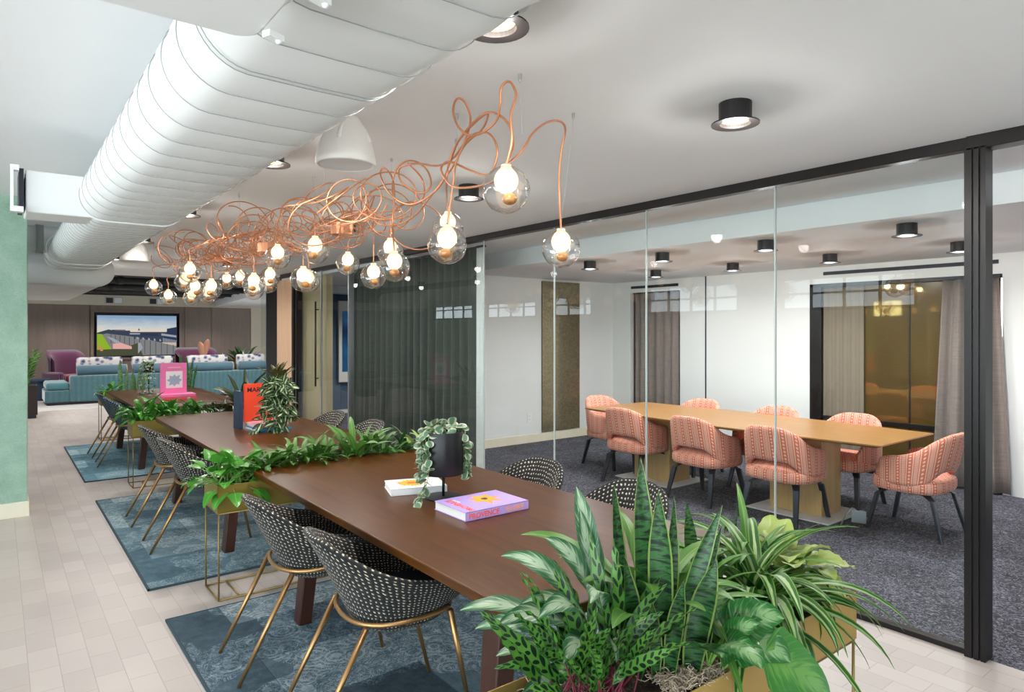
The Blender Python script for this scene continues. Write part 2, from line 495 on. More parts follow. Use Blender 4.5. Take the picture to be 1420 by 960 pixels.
def make_bronze():
    t = NT('bronze_tinted_glass')
    b = t.bsdf(lin('#54421F'), .2, 0, None, .3)
    gl = t.n('ShaderNodeBsdfGlossy'); gl.inputs['Color'].default_value = lin('#C9A463'); gl.inputs['Roughness'].default_value = .03
    mx = t.n('ShaderNodeMixShader'); mx.inputs[0].default_value = .22
    t.t.links.new(b, mx.inputs[1]); t.t.links.new(gl.outputs[0], mx.inputs[2])
    return t.done(mx.outputs[0])
M['bronze'] = make_bronze()
def make_bronze_panel():
    t = NT('antique_bronze_mirror'); v = t.obj()
    n = t.noise(v, 30, 4, .7)
    b = t.bsdf(t.ramp(n, [(.35, '#6B604A'), (.7, '#94876B')]), .3)
    gl = t.n('ShaderNodeBsdfGlossy'); gl.inputs['Color'].default_value = lin('#A59677'); gl.inputs['Roughness'].default_value = .12
    mx = t.n('ShaderNodeMixShader'); mx.inputs[0].default_value = .4
    t.t.links.new(b, mx.inputs[1]); t.t.links.new(gl.outputs[0], mx.inputs[2])
    return t.done(mx.outputs[0])
M['bronze_panel'] = make_bronze_panel()
def make_soil():
    t = NT('bark_soil'); v = t.obj()
    c = t.ramp(t.noise(v, 60, 4, .7), [(.35, '#1E140E'), (.7, '#4A382B')])
    return t.done(t.bsdf(c, .95, 0, t.bump(t.noise(v, 60, 3), 1, .01)))
M['soil'] = make_soil()
M['moss'] = flat('dried_moss_strands', '#B5A38F', .9, var=.3, nscale=50)

def leafmat(name, base, second, mode='plain', third=None, rough=.38, transl=.18):
    t = NT(name); tc = t.n('ShaderNodeTexCoord'); s = t.sep(tc.outputs['UV']); u, v = s[0], s[1]
    ob = tc.outputs['Object']
    n = t.noise(ob, 9, 3)
    au = t.m('MULTIPLY', t.m('ABSOLUTE', t.m('SUBTRACT', u, .5)), 2)    # 0 midrib .. 1 edge
    D = .62
    dk = lambda h: tuple(q * D for q in lin(h)[:3]) + (1,)
    B, S = dk(base), dk(second); T = dk(third) if third else S
    if mode == 'plain':
        c = t.mix(t.m('MULTIPLY', n, .8), B, S)
        c = t.mix(t.m('MULTIPLY', t.m('LESS_THAN', au, .08), .5), c, T)
    elif mode == 'band':
        cb = t.n('ShaderNodeCombineXYZ'); t.set(cb.inputs[0], t.m('MULTIPLY', u, 1.1)); t.set(cb.inputs[1], t.m('MULTIPLY', v, 38))
        w = t.noise(cb.outputs[0], 1.0, 3, .6, .6)
        c = t.mix(t.ramp(w, [(.42, 0.0), (.56, 1.0)]), B, S)
        if third: c = t.mix(t.m('GREATER_THAN', au, .84), c, T)
    elif mode == 'stripe':
        st = t.m('SMOOTH_MIN', 1, t.m('MAXIMUM', t.m('SUBTRACT', .42, au), 0), .1)
        w = t.m('LESS_THAN', au, t.m('ADD', .28, t.m('MULTIPLY', t.m('SUBTRACT', n, .5), .8)))
        w2 = t.m('MULTIPLY', t.m('GREATER_THAN', au, .82), 1)
        c = t.mix(w, B, S); c = t.mix(w2, c, T)
    elif mode == 'blotch':
        side = t.m('MULTIPLY', t.m('GREATER_THAN', u, .5), .5)
        fv = t.m('FRACT', t.m('ADD', t.m('SUBTRACT', t.m('MULTIPLY', v, 8), t.m('MULTIPLY', au, .55)), side))
        big = t.m('ADD', 3.0, t.m('MULTIPLY', side, 3.4))
        e = t.m('ADD', t.m('POWER', t.m('MULTIPLY', t.m('SUBTRACT', au, .40), 2.4), 2), t.m('POWER', t.m('MULTIPLY', t.m('SUBTRACT', fv, .5), big), 2))
        w = t.m('LESS_THAN', e, 1.0)
        c = t.mix(w, t.mix(n, B, S), T)
        c = t.mix(t.m('MULTIPLY', t.m('GREATER_THAN', au, .9), .8), c, lin('#1C4A26'))
    elif mode == 'edge':
        w = t.m('GREATER_THAN', t.m('ADD', au, t.m('MULTIPLY', t.m('SUBTRACT', n, .5), .9)), .62)
        c = t.mix(w, t.mix(n, B, T), S)
    elif mode == 'silver':
        cb = t.n('ShaderNodeCombineXYZ'); t.set(cb.inputs[0], au); t.set(cb.inputs[1], t.m('SUBTRACT', t.m('MULTIPLY', v, 12), t.m('MULTIPLY', au, 4)))
        w = t.noise(cb.outputs[0], 1.2, 2, .5)
        k = t.m('ADD', t.m('MULTIPLY', w, 1.1), t.m('MULTIPLY', t.m('SUBTRACT', .6, au), .35))
        c = t.mix(t.ramp(k, [(.5, 0.0), (.72, 1.0)]), B, S)
    geo = t.n('ShaderNodeNewGeometry')
    b = t.bsdf(c, rough, 0, None, .45)
    tl = t.n('ShaderNodeBsdfTranslucent'); t.set(tl.inputs[0], c)
    mx = t.n('ShaderNodeMixShader'); mx.inputs[0].default_value = transl
    t.t.links.new(b, mx.inputs[1]); t.t.links.new(tl.outputs[0], mx.inputs[2])
    return t.done(mx.outputs[0])
L = {
 'sans': leafmat('snake_plant_leaf', '#173F26', '#5D9448', 'band'),
 'sansy': leafmat('edged_snake_plant_leaf', '#0E2C19', '#3F7A3C', 'band', '#98B25C'),
 'spider': leafmat('striped_strap_leaf', '#2E6A20', '#B7D68C', 'stripe', '#7DB04C'),
 'calathea': leafmat('rattlesnake_leaf', '#3E8A30', '#7DB549', 'blotch', '#15331F'),
 'aglo': leafmat('silver_veined_leaf', '#2E7040', '#BFD8B4', 'silver'),
 'lime': leafmat('lime_leaf', '#A9C94A', '#DCEB9C', 'plain', '#E9F3BE'),
 'pothos': leafmat('bright_green_leaf', '#3F9E35', '#7CCB4B', 'plain', '#9EDB74', .25),
 'green': leafmat('mid_green_leaf', '#3A7A2C', '#71A844', 'plain', '#A2CB6E'),
 'deep': leafmat('deep_green_leaf', '#1F4A26', '#3D7136', 'plain', '#5B8E4A'),
 'strap': leafmat('arching_green_leaf', '#3F8232', '#86B652', 'plain', '#B4D47C'),
 'trad': leafmat('cream_striped_leaf', '#35602F', '#E3E7C6', 'stripe', '#4E8045'),
 'hoya': leafmat('cream_edged_round_leaf', '#5E8E68', '#E6EBCB', 'edge', '#7FA986', .3),
 'philo': leafmat('silver_blotched_heart_leaf', '#2F7A34', '#9CC98A', 'silver', None, .3),
 'bigg': leafmat('large_veined_leaf', '#3C8A2E', '#6FAE48', 'silver', None, .28),
 'aloe': leafmat('grey_green_spike', '#4D7A4A', '#88AE74', 'band'),
}
M['stem_green'] = flat('green_stem', '#6E9A45', .5)
M['stem_red'] = flat('red_stem', '#6E2234', .45)
M['stem_brown'] = flat('brown_stem', '#5A4632', .7)
WORLD, LAMP_W, LAMP_C, LOUNGE_W, EXPO = 8.6, 36, 40, 85, 0.5
# ================================================================== THE SETTING
GX = 3.815                      # plane of the glass partition
CZ = 2.56                       # ceiling of the open room
CC = 2.37                       # ceiling of the meeting room
XW = 7.78                       # window wall of the meeting room
YB = 7.37                       # far wall of the meeting room

struct('floor', MB().span((-4.6, -3.6, -.1), (GX, 16.2, 0)), M['floor'])
struct('floor_lounge', MB().span((-4.6, 16.2, -.1), (9.5, 21.3, .004)).span((GX, 12.4, -.1), (9.5, 16.2, 0)), M['lounge_floor'])
struct('floor_meeting_room', MB().span((GX, -2.7, -.1), (XW + .1, YB, 0)).span((GX, YB, -.1), (XW + .1, 12.4, 0)), M['carpet'])
struct('ceiling', MB().span((.8, -3.6, CZ), (GX + .04, 13.0, CZ + .35)), M['ceiling'])
struct('ceiling_left', MB().span((-4.6, -3.6, 2.77), (.8, 9.5, 2.95)), M['ceiling'])
struct('ceiling_lounge', MB().span((-4.6, 13.0, 2.9), (9.5, 21.3, 3.0)).span((-4.6, 9.5, 2.9), (.8, 13.0, 3.0)), M['pipe_dark'])
struct('ceiling_lounge_side', MB().prism([(GX + .03, 11.95), (9.4, 11.95), (9.4, 20.9), (5.1, 20.9)], 2.33, 2.5), M['ceiling'])
# meeting room: high strip beside the glass, then the lower ceiling with its vertical face
struct('ceiling_meeting_room', MB().span((4.79, -2.7, CC), (XW + .1, YB + .1, CC + .4)), M['ceiling'])
struct('ceiling_meeting_strip', MB().span((GX + .04, -2.7, CZ), (4.79, YB + .1, CZ + .2)), M['ceiling'])
struct('ceiling_blue_room', MB().span((GX + .04, YB + .1, 2.46), (XW, 12.4, 2.7)), M['ceiling'])

def window_wall(name, x0, x1, y0, y1, wins, axis, ztop=3.0):
    """a wall along one axis with daylight openings, wins = (from, to, sill, head)"""
    b = MB()
    a0, a1 = (y0, y1) if axis == 'Y' else (x0, x1)
    def seg(p, q, za, zb):
        if axis == 'Y': b.span((x0, p, za), (x1, q, zb))
        else: b.span((p, y0, za), (q, y1, zb))
    cur = a0
    for p, q, z0, z1 in wins:
        seg(cur, p, 0, ztop); seg(p, q, 0, z0); seg(p, q, z1, ztop); cur = q
    seg(cur, a1, 0, ztop)
    struct(name, b, M['white_wall'])
WL = [(-3.4, -.1, .1, 2.7), (.1, 3.3, .1, 2.7)] + [(y, y + 2.5, 2.0, 2.66) for y in (4.6, 8.0, 11.4, 14.6, 17.8)]
window_wall('wall_left', -4.75, -4.6, -3.6, 21.3, WL, 'Y')
WB = [(-4.4, -1.6, .1, 2.7)]
window_wall('wall_back', -4.6, GX, -3.75, -3.6, WB, 'X')
wn = 1
def win_frame(p, q, z0, z1, axis, at_):
    global wn
    b = MB(); nv = 4; nh = 4 if z1 - z0 > 1 else 2
    def bar(a, c, za, zb, w=.05):
        if axis == 'Y': b.span((at_ - w / 2, a, za), (at_ + w / 2, c, zb))
        else: b.span((a, at_ - w / 2, za), (c, at_ + w / 2, zb))
    bar(p, q, z0, z0 + .06, .09); bar(p, q, z1 - .06, z1, .09); bar(p, p + .06, z0, z1, .09); bar(q - .06, q, z0, z1, .09)
    for k in range(1, nv): a = p + (q - p) * k / nv; bar(a - .018, a + .018, z0, z1)
    for k in range(1, nh): z = z0 + (z1 - z0) * k / nh; bar(p, q, z - .018, z + .018)
    struct('window_%d' % wn, b, M['dark_frame']); wn += 1
for w_ in WL: win_frame(*w_, 'Y', -4.67)
for w_ in WB: win_frame(*w_, 'X', -3.67)

# far lounge wall, timber panelled, with the recess for the screen
def wallpanels():
    b = MB()
    xs = [-4.6, -1.2, .35, 1.97, 4.28, 5.0, 6.12]
    for a, c in zip(xs[:-1], xs[1:]):
        if abs(a - 1.97) < .01:
            b.span((a + .006, 20.85, 0), (c - .006, 21.0, .86)); b.span((a + .006, 20.85, 2.16), (c - .006, 21.0, 2.31))
            b.span((a + .006, 20.85, .86), (a + .1, 21.0, 2.16)); b.span((c - .1, 20.85, .86), (c - .006, 21.0, 2.16))
        else: b.span((a + .006, 20.85, 0), (c - .006, 21.0, 2.31))
    return b
struct('wall_far', wallpanels(), M['wall_panel'])
struct('wall_far_backing', MB().span((-4.6, 21.02, 0), (9.5, 21.3, 3.0)), M['planter_dark'])
struct('wall_far_top', MB().span((-4.6, 20.7, 2.31), (9.4, 21.0, 2.58)), M['beige_wall'])
struct('wall_far_pale', MB().span((6.12, 20.8, 0), (9.5, 21.0, 2.33)), M['beige_wall'])
struct('trim_1', MB().span((6.62, 20.7, 0), (6.86, 20.8, 2.33)), M['peach_wood'])
struct('wall_right', MB().span((9.4, 12.4, 0), (9.55, 21.3, 3.0)), M['beige_wall'])
# screen recess surround
struct('trim_2', MB().span((1.98, 20.8, .83), (4.2, 20.87, .89)).span((1.98, 20.8, 2.12), (4.2, 20.87, 2.18)).span((1.98, 20.8, .89), (2.05, 20.87, 2.12)).span((4.13, 20.8, .89), (4.2, 20.87, 2.12)), M['wall_panel'], bev=.006)

# the painted concrete column with its plinth
col = link('concrete_column', MB().prism(rrect(-.75, 7.12, .215, 7.5, .012), .13, 2.77), M['concrete'])
col['kind'] = 'structure'
struct('baseboard_column', MB().span((-.77, 7.1, 0), (.225, 7.52, .13)), M['plinth'], bev=.004)

# meeting room walls
struct('wall_meeting_far', MB().span((GX + .3, YB, 0), (6.28, YB + .1, CZ)).span((6.28, YB, CC - .01), (7.05, YB + .1, CZ)).span((7.05, YB, 0), (XW, YB + .1, CZ)).span((6.28, YB + .02, 0), (7.05, YB + .1, CC)), M['white_wall'])
struct('baseboard_meeting_far', MB().span((4.1, YB - .015, 0), (XW, YB, .12)), M['baseboard'], bev=.003)
pn = MB().span((6.29, YB - .012, .13), (7.04, YB + .01, 2.34))
tag(link('bronze_wall_panel', pn, M['bronze_panel'], bev=.002), 'tall bronze mirrored panel on the far white wall of the meeting room', 'panel')
wb = MB()
# openings: doorway Y 6.05..7.0 and wide window Y 2.17..4.12
wb.span((XW, 7.0, 0), (XW + .15, YB + .1, CZ)); wb.span((XW, 6.05, 2.2), (XW + .15, 7.0, CZ))
wb.span((XW, 5.62, 0), (XW + .15, 6.05, CZ)); wb.span((XW, 4.12, 0), (XW + .15, 5.6, CZ))
wb.span((XW, 2.17, 2.17), (XW + .15, 4.12, CZ)); wb.span((XW, -2.7, 0), (XW + .15, 2.17, CZ))
struct('wall_meeting_window_side', wb, M['white_wall'])
struct('trim_3', MB().span((XW - .004, 5.6, 0), (XW + .1, 5.62, CC)), M['ink'])
struct('wall_meeting_near', MB().span((GX, -2.85, 0), (XW + .15, -2.7, CZ + .2)), M['white_wall'])
struct('window_%d' % wn, MB().span((XW + .06, 2.2, .05), (XW + .075, 4.0, 2.14)), M['bronze']); wn += 1
fr = MB()
fr.span((XW + .0, 3.98, 0), (XW + .12, 4.12, 2.17)); fr.span((XW, 2.17, 2.13), (XW + .12, 4.12, 2.17))
fr.span((XW + .05, 3.02, .05), (XW + .08, 3.035, 2.14)); fr.span((XW, 2.17, 0), (XW + .12, 4.12, .06)); fr.span((XW + .02, 2.2, .56), (XW + .1, 3.98, .6))
struct('window_%d' % wn, fr, M['dark_frame'], bev=.002); wn += 1
struct('trim_4', MB().span((XW + .1, 6.05, 0), (XW + .14, 7.0, 2.2)), M['planter_dark'])
def slot(y0, y1, z, lab):
    r = thing('slot_diffuser', lab, 'vent', (XW, (y0 + y1) / 2, z), 0, 'slot diffusers above the openings')
    h = (y1 - y0) / 2
    link('slot', MB().span((-.006, -h, -.02), (.004, h, .02)), M['ink'], r)
    link('blade', MB().span((-.01, -h, -.004), (-.005, h, .004)), M['dark_frame'], r)
slot(6.08, 6.98, 2.28, 'short black slot vent above the curtained doorway')
slot(2.2, 3.95, 2.29, 'long black slot vent above the bronze window')
ol = thing('wall_outlet', 'white wall outlet beside the bronze panel near the baseboard', 'outlet', (6.05, YB - .004, .36))
link('plate', MB().box((0, 0, 0), (.075, .008, .12)), M['outlet'], ol, bev=.002)
for z_ in (-.025, .025): link('socket', MB().box((0, -.005, z_), (.034, .004, .03)), M['plate'], ol, bev=.002)

# blue room behind the door
struct('wall_blue', MB().span((GX + .1, 12.3, 0), (XW, 12.4, 2.46)), M['blue_wall'])
struct('baseboard_blue', MB().span((4.8, 12.28, 0), (XW, 12.3, .07)), M['outlet'])
struct('wall_blue_side', MB().span((XW - .02, YB + .1, 0), (XW + .1, 12.4, 2.46)), M['blue_wall'])
sc = thing('framed_screen', 'blue screen in a white frame on the slate blue wall', 'screen', (5.75, 12.27, 1.4))
f = MB(); f.span((-.49, -.03, -.79), (.49, .02, .8)); link('frame', f, M['outlet'], sc, bev=.004)
t = NT('blue_screen_glow'); g = t.sep(t.obj()); e = t.n('ShaderNodeEmission')
t.set(e.inputs[0], t.ramp(t.noise(t.obj(), 1.6, 2), [(.35, '#14294A'), (.7, '#2D6EA0')])); e.inputs[1].default_value = .5
link('screen', MB().span((-.42, -.04, -.58), (.42, -.03, .6)), t.done(e.outputs[0]), sc)

# ---------------------------------------------------------------- glass partition
def pane(y0, y1, z0=.03, z1=2.5):
    global wn
    o = struct('window_%d' % wn, MB().span((GX - .005, y0, z0), (GX + .005, y1, z1)), M['glass']); wn += 1
    return o
for a, b in ((1.208, 2.237), (2.243, 3.27), (3.276, 4.299), (4.305, 5.35), (5.356, 8.46), (8.49, 9.5)): pane(a, b)
js = MB()
for y in (2.24, 3.273, 4.302, 5.353): js.span((GX - .007, y - .004, .03), (GX + .007, y + .004, 2.5))
struct('trim_5', js, M['glass_edge'])
hd = MB().span((GX - .035, 1.2, 2.5), (GX + .035, 11.95, CZ)).span((GX - .05, -2.7, 2.49), (GX + .05, 1.2, CZ))
hd.span((GX - .03, 1.2, 0), (GX + .03, 8.5, .028))
struct('trim_6', hd, M['dark_frame'], bev=.003)
ps = MB()
for k, (ya, yb, w) in enumerate(((1.118, 1.139, .05), (1.139, 1.147, .038), (1.147, 1.168, .05), (1.168, 1.176, .038), (1.176, 1.208, .05))): ps.span((GX - w, ya, 0), (GX + w, yb, 2.5))
struct('trim_7', ps, M['dark_frame'])
struct('trim_8', MB().span((GX - .04, 8.46, 0), (GX + .04, 8.49, 2.5)).span((GX - .01, 9.5, 0), (GX + .01, 9.53, 2.5)), M['steel'])
dr = struct('door_1', MB().span((GX - .006, 9.54, .02), (GX + .006, 10.5, 2.48)), M['glass'])
link('door_handle', MB().tube([(GX - .05, 9.62, .78), (GX - .05, 9.62, 2.05)], .014, 8).tube([(GX - .05, 9.62, .9), (GX, 9.62, .9)], .01, 6).tube([(GX - .05, 9.62, 1.93), (GX, 9.62, 1.93)], .01, 6), M['black_metal'], dr, smooth=True)
link('door_stile', MB().span((GX - .02, 10.5, 0), (GX + .02, 10.56, 2.5)), M['dark_frame'], dr)
struct('wall_timber', MB().span((GX + .12, 9.62, 0), (GX + .22, 10.62, 2.46)), M['pale_wood'])
struct('trim_9', MB().span((GX - .03, 10.6, 0), (GX + .1, 10.69, 2.5)).span((GX - .03, 11.39, 0), (GX + .1, 11.95, 2.5)), M['dark_frame'])
struct('trim_10', MB().span((GX - .035, 10.69, 0), (GX + .1, 11.39, 2.46)), M['peach_wood'], bev=.003)
struct('window_%d' % wn, MB().span((GX + .1, 11.95, 0), (GX + .11, 12.7, 2.33)), M['glass']); wn += 1

# curtains
def curtain(name, lab, x, y0, y1, z0, z1, mat, amp, wl, axis='Y', gather=0, seed=0, flare=0):
    rnd = random.Random(seed); ph = [rnd.uniform(0, 6) for _ in range(4)]
    n = int(abs(y1 - y0) / wl * 10)
    def fn(a, b):
        y = y0 + (y1 - y0) * a
        k = 2 * PI / wl
        w = amp * (math.sin(k * (y + .02 * math.sin(7 * y + ph[0])) + ph[1] + .5 * math.sin(2.3 * y + ph[2])) + .35 * math.sin(2.1 * k * y + ph[3]) * (1 - b * .5))
        w *= .75 + .25 * (1 - b) + .15 * math.sin(3 * y)
        if gather: y = y0 + (y - y0) * (1 - gather * math.sin(PI * min(1, (1 - b) * 1.0)) * .5)
        if flare: y += flare * (1 - b) * (a - .5) * 2
        return (x + w, y, z0 + (z1 - z0) * b)
    b = MB(); b.grid(fn, n, 10)
    r = thing(name, lab, 'curtain', (0, 0, 0))
    link('fabric', b, mat, r, smooth=True, solid=.003)
    link('rail', MB().span((x - .02, min(y0, y1), z1), (x + .02, max(y0, y1), z1 + .02)), M['ink'], r)
    return r
curtain('sheer_curtain', 'long charcoal sheer curtain hanging behind the glass partition', GX + .16, 5.70, 8.80, .02, 2.47, M['curtain_black'], .055, .17, seed=1)
curtain('linen_curtain', 'narrow white curtain edge beside the charcoal sheer', GX + .14, 5.54, 5.67, .02, 2.47, M['curtain_white'], .015, .06, seed=2)
curtain('doorway_curtain', 'taupe curtain drawn over the narrow doorway behind the meeting table', XW + .03, 6.1, 6.9, .02, 2.18, M['curtain_brown'], .03, .14, seed=3)
curtain('plum_curtain', 'plum curtain edge beside the taupe doorway curtain', XW + .07, 6.84, 6.99, .02, 2.18, M['curtain_plum'], .015, .08, seed=4)
curtain('window_curtain', 'taupe woven curtain gathered at the right end of the bronze window', XW - .05, 2.18, 2.66, .02, 2.13, M['curtain_brown'], .035, .12, seed=5, flare=.1)
curtain('sheer_side_curtain', 'thin pale sheer curtain at the left end of the bronze window', XW + .045, 3.5, 3.97, .06, 2.12, flat('beige_sheer', '#7C7060', .8), .012, .1, seed=6)

# ---------------------------------------------------------------- ducts
def oval(cx, cz, hw, hh, n=40, k=1.0):
    """flat-oval outline in XZ"""
    r = hh; pts = []
    for q in range(n):
        a = 2 * PI * q / n
        x = math.cos(a); z = math.sin(a)
        px = (hw - r) * (1 if x > 0 else -1) * min(1, abs(x) * 6) + r * x
        pts.append((cx + px * k, cz + r * z * k))
    return pts
def duct_body(cx, cz, hw, hh, y0, y1, ring=.0, bulge=.006, step=.04):
    b = MB(); n = 40; ys = []; y = y0
    while y < y1: ys.append(y); y += step
    ys.append(y1)
    for y in ys:
        k = 1 + (bulge * math.cos(2 * PI * (y - y0) / ring) if ring else 0)
        for x, z in oval(cx, cz, hw, hh, n, k): b.v.append(Vector((cx + (x - cx) * k, y, cz + (z - cz) * k)))
    for a in range(len(ys) - 1):
        for q in range(n):
            q2 = (q + 1) % n
            b.face((a * n + q, (a + 1) * n + q, (a + 1) * n + q2, a * n + q2))
    b.face(list(range(n))); m = (len(ys) - 1) * n; b.face([m + q for q in range(n)][::-1])
    return b
def add_seams(b, cx, cz, hw, hh, ys, r=.0028):
    for y in ys: b.tube([(x, y, z) for x, z in oval(cx, cz, hw + .004, hh + .004, 40)], r, 5, closed=True)
    return b
DX, DZ, DW, DH = .652, 2.39, .279, .14
dt = thing('air_duct', 'long white wrapped oval air duct running overhead along the tables', 'duct', (0, 0, 0))
link('duct_body', duct_body(DX, DZ, DW, DH, -1.0, 4.55, .2, .010), M['duct'], dt, smooth=True)
link('seam', add_seams(MB(), DX, DZ, DW, DH, [-.9 + .2 * k for k in range(27)] + [1.725], .0016), M['ductring'], dt, smooth=True)
link('duct_tail', duct_body(DX + .012, DZ, DW - .012, DH - .008, 4.55, 8.55, .12, .003), M['duct'], dt, smooth=True)
link('tail_seam', add_seams(MB(), DX + .012, DZ, DW - .012, DH - .008, [4.75 + .12 * k for k in range(24)], .0016), M['ductring'], dt, smooth=True)
for y_ in (4.53, 7.6, 8.0): link('collar', add_seams(MB(), DX, DZ, DW, DH, [y_], .006), M['duct'], dt, smooth=True)
bx = MB().span((.13, 4.66, 2.28), (.5, 4.98, 2.52))
db = link('diffuser_box', bx, M['duct'], dt, bev=.008)
gr = MB().span((.1, 4.64, 2.3), (.122, 4.96, 2.52))
link('grille', gr, M['ink'], db)
lip = MB().span((.06, 4.6, 2.27), (.12, 4.66, 2.3)).span((.06, 4.6, 2.5), (.1, 4.66, 2.53)).span((.06, 4.6, 2.3), (.075, 4.62, 2.5))
link('damper_flap', lip, M['duct'], db)
pb = link('plenum_box', MB().prism(rrect(-1.6, -.4, .40, 1.34, .05), 2.17, 2.5), M['duct'], dt, bev=.006)
lt = MB()
for (x, y) in ((.415, 1.27), (.43, 1.08), (.44, .9)):
    lt.box((x, y, 2.16), (.035, .02, .012), .4); lt.sphere((x + .01, y, 2.155), .007, 8, 6)
lt.tube([(.40, 1.3, 2.2), (.46, 1.2, 2.24), (.47, .8, 2.24)], .003, 5)
link('latch', lt, M['duct'], pb, smooth=False)
d2 = thing('cross_duct', 'wide white oval duct crossing near the lounge above the column', 'duct', (0, 0, 0))
link('duct_body', duct_body(.52, 2.27, .52, .16, 8.55, 13.2, 0), M['duct'], d2, smooth=True)
link('end_collar', add_seams(MB(), .52, 2.27, .52, .16, [8.6, 8.75], .006), M['duct'], d2, smooth=True)
link('side_branch', MB().tube([(-1.2, 9.2, 2.36), (.3, 9.2, 2.36)], .14, 20), M['duct'], d2, smooth=True)
d3 = link('branch_duct', MB().tube([(-1.6, 7.9, 2.5), (.5, 7.9, 2.5)], .13, 20), M['duct'], dt, smooth=True)
link('branch_collar', MB().tube([(.3, 7.9, 2.5), (.36, 7.9, 2.5)], .14, 20), M['ductring'], d3, smooth=True)

for k, (y, z, r) in enumerate(((13.7, 2.52, .06), (14.7, 2.46, .05), (15.8, 2.52, .07), (17.2, 2.50, .05))):
    lab = ['black ceiling pipe closest to the tables', 'second black ceiling pipe above the lounge', 'thick black ceiling pipe above the sofa', 'black ceiling pipe closest to the timber wall'][k]
    r_ = thing('ceiling_pipe', lab, 'pipe', (3, y, z), 0, 'black pipes under the dark lounge ceiling')
    link('pipe', MB().tube([(-7, 0, 0), (2.2, 0, 0)], r, 10), M['pipe_dark'], r_, smooth=True)
    for hx_ in (-2, 0): link('hanger', MB().span((hx_ - .01, -.01, 0), (hx_ + .01, .01, 2.9 - z)), M['pipe_dark'], r_)
    link('coupling', MB().tube([(-1.3, 0, 0), (-1.2, 0, 0)], r + .015, 10), M['pipe_dark'], r_, smooth=True)
for x, lab in ((2.5, 'grey wall vent above the left half of the screen'), (3.54, 'grey wall vent above the right half of the screen')):
    r_ = thing('wall_vent', lab, 'vent', (x, 20.69, 2.44), 0, 'wall vents above the screen')
    link('frame', MB().box((0, 0, 0), (.42, .02, .2)), M['vent_face'], r_, bev=.004)
    link('louvre', MB().box((-.1, -.012, 0), (.16, .01, .14)), M['ink'], r_)
    link('panel', MB().box((.1, -.012, 0), (.17, .01, .14)), M['plate'], r_, bev=.003)

# ---------------------------------------------------------------- ceiling lamps
LAMPS = []
def make_lamp(loc, lab, group, h=.085):
    r = thing('ceiling_lamp', lab, 'ceiling lamp', loc, 0, group)
    link('housing', MB().lathe([(0, 0), (.067, 0), (.067, -h + .006), (.098, -h), (.098, -h - .005), (.062, -h - .003), (.062, -.02), (0, -.02)], n=28), M['black_metal'], r, smooth=False)
    link('diffuser', MB().lathe([(0, -h + .012), (.058, -h + .012), (.058, -h + .02), (0, -h + .02)], n=24), M['lamp_in'], r)
    return r
lm = None
spec = []
mids = ['nearest the camera', 'before the first hanging speaker', 'level with the second table', 'level with the third table', 'past the third table', 'close to the lounge']
for k, y in enumerate((1.53, 3.5, 5.44, 7.33, 9.3, 11.2)): spec.append((1.13, y, CZ, 'black ceiling lamp beside the duct, ' + ['half hidden by the duct and nearest', 'just behind the large white speaker', 'level with the far end of the first table', 'right beside the small white speaker', 'behind the small white speaker', 'closest to the lounge'][k], 'black ceiling lamps beside the duct'))
for k, y in enumerate((1.62, 3.61, 5.5, 7.4, 9.35, 11.3)): spec.append((2.45, y, CZ, 'black hat-shaped ceiling lamp ' + ['alone on open ceiling above the first table', 'behind the foremost hanging globes', 'seen through the copper tangle', 'seen behind the densest copper loops', 'above the third table', 'farthest along the glass wall'][k], 'black ceiling lamps along the glass wall'))
cl = ['far left in', 'second from far wall in', 'third from far wall in', 'nearest the door in']
for k, y in enumerate((5.2, 4.2, 3.1, 2.0)): spec.append((5.13, y, CC, 'black glass-side meeting room lamp, ' + ['nearest the bronze mirrored panel', 'second from the far wall', 'third from the far wall', 'largest and nearest the black post'][k], 'meeting room ceiling lamps'))
for k, y in enumerate((5.45, 4.35, 3.25, 2.13)): spec.append((6.53, y, CC, 'black window-side meeting room lamp, ' + ['in front of the curtained doorway', 'above the dark wall joint', 'second from the black post', 'partly hidden by the black post'][k], 'meeting room ceiling lamps'))
for x, y, z, lab, g in spec:
    if lm is None: lm = make_lamp((x, y, z), lab, g)
    else: dup(lm, (x, y, z), 0, lab, g)
    LAMPS.append((x, y, z))

# hanging speakers
def speaker(loc, lab, s):
    r = thing('hanging_speaker', lab, 'speaker', loc, 0, 'white dome speakers beside the duct')
    prof = [(0, 0), (.035, 0), (.06, -.03), (.092, -.08), (.115, -.14), (.128, -.2), (.13, -.225), (.122, -.232), (.118, -.228), (0, -.222)]
    link('shell', MB().lathe([(a * s, b * s) for a, b in prof], n=36), M['white_wall'], r, smooth=True)
    link('bracket', MB().tube(crom([(-.07 * s, -.088 * s, -.14 * s), (-.05 * s, -.07 * s, -.085 * s), (0, -.055 * s, -.045 * s), (.05 * s, -.07 * s, -.085 * s), (.07 * s, -.088 * s, -.14 * s)], 6), .01 * s, 8), M['white_wall'], r, smooth=True)
    link('grille', MB().lathe([(0, -.2235 * s), (.112 * s, -.229 * s)], n=32), M['plate'], r)
speaker((1.21, 2.74, CZ), 'large white dome speaker hanging beside the duct near the copper tangle', 1.0)
speaker((1.12, 7.75, CZ), 'small white dome speaker hanging near the end of the duct', 1.05)
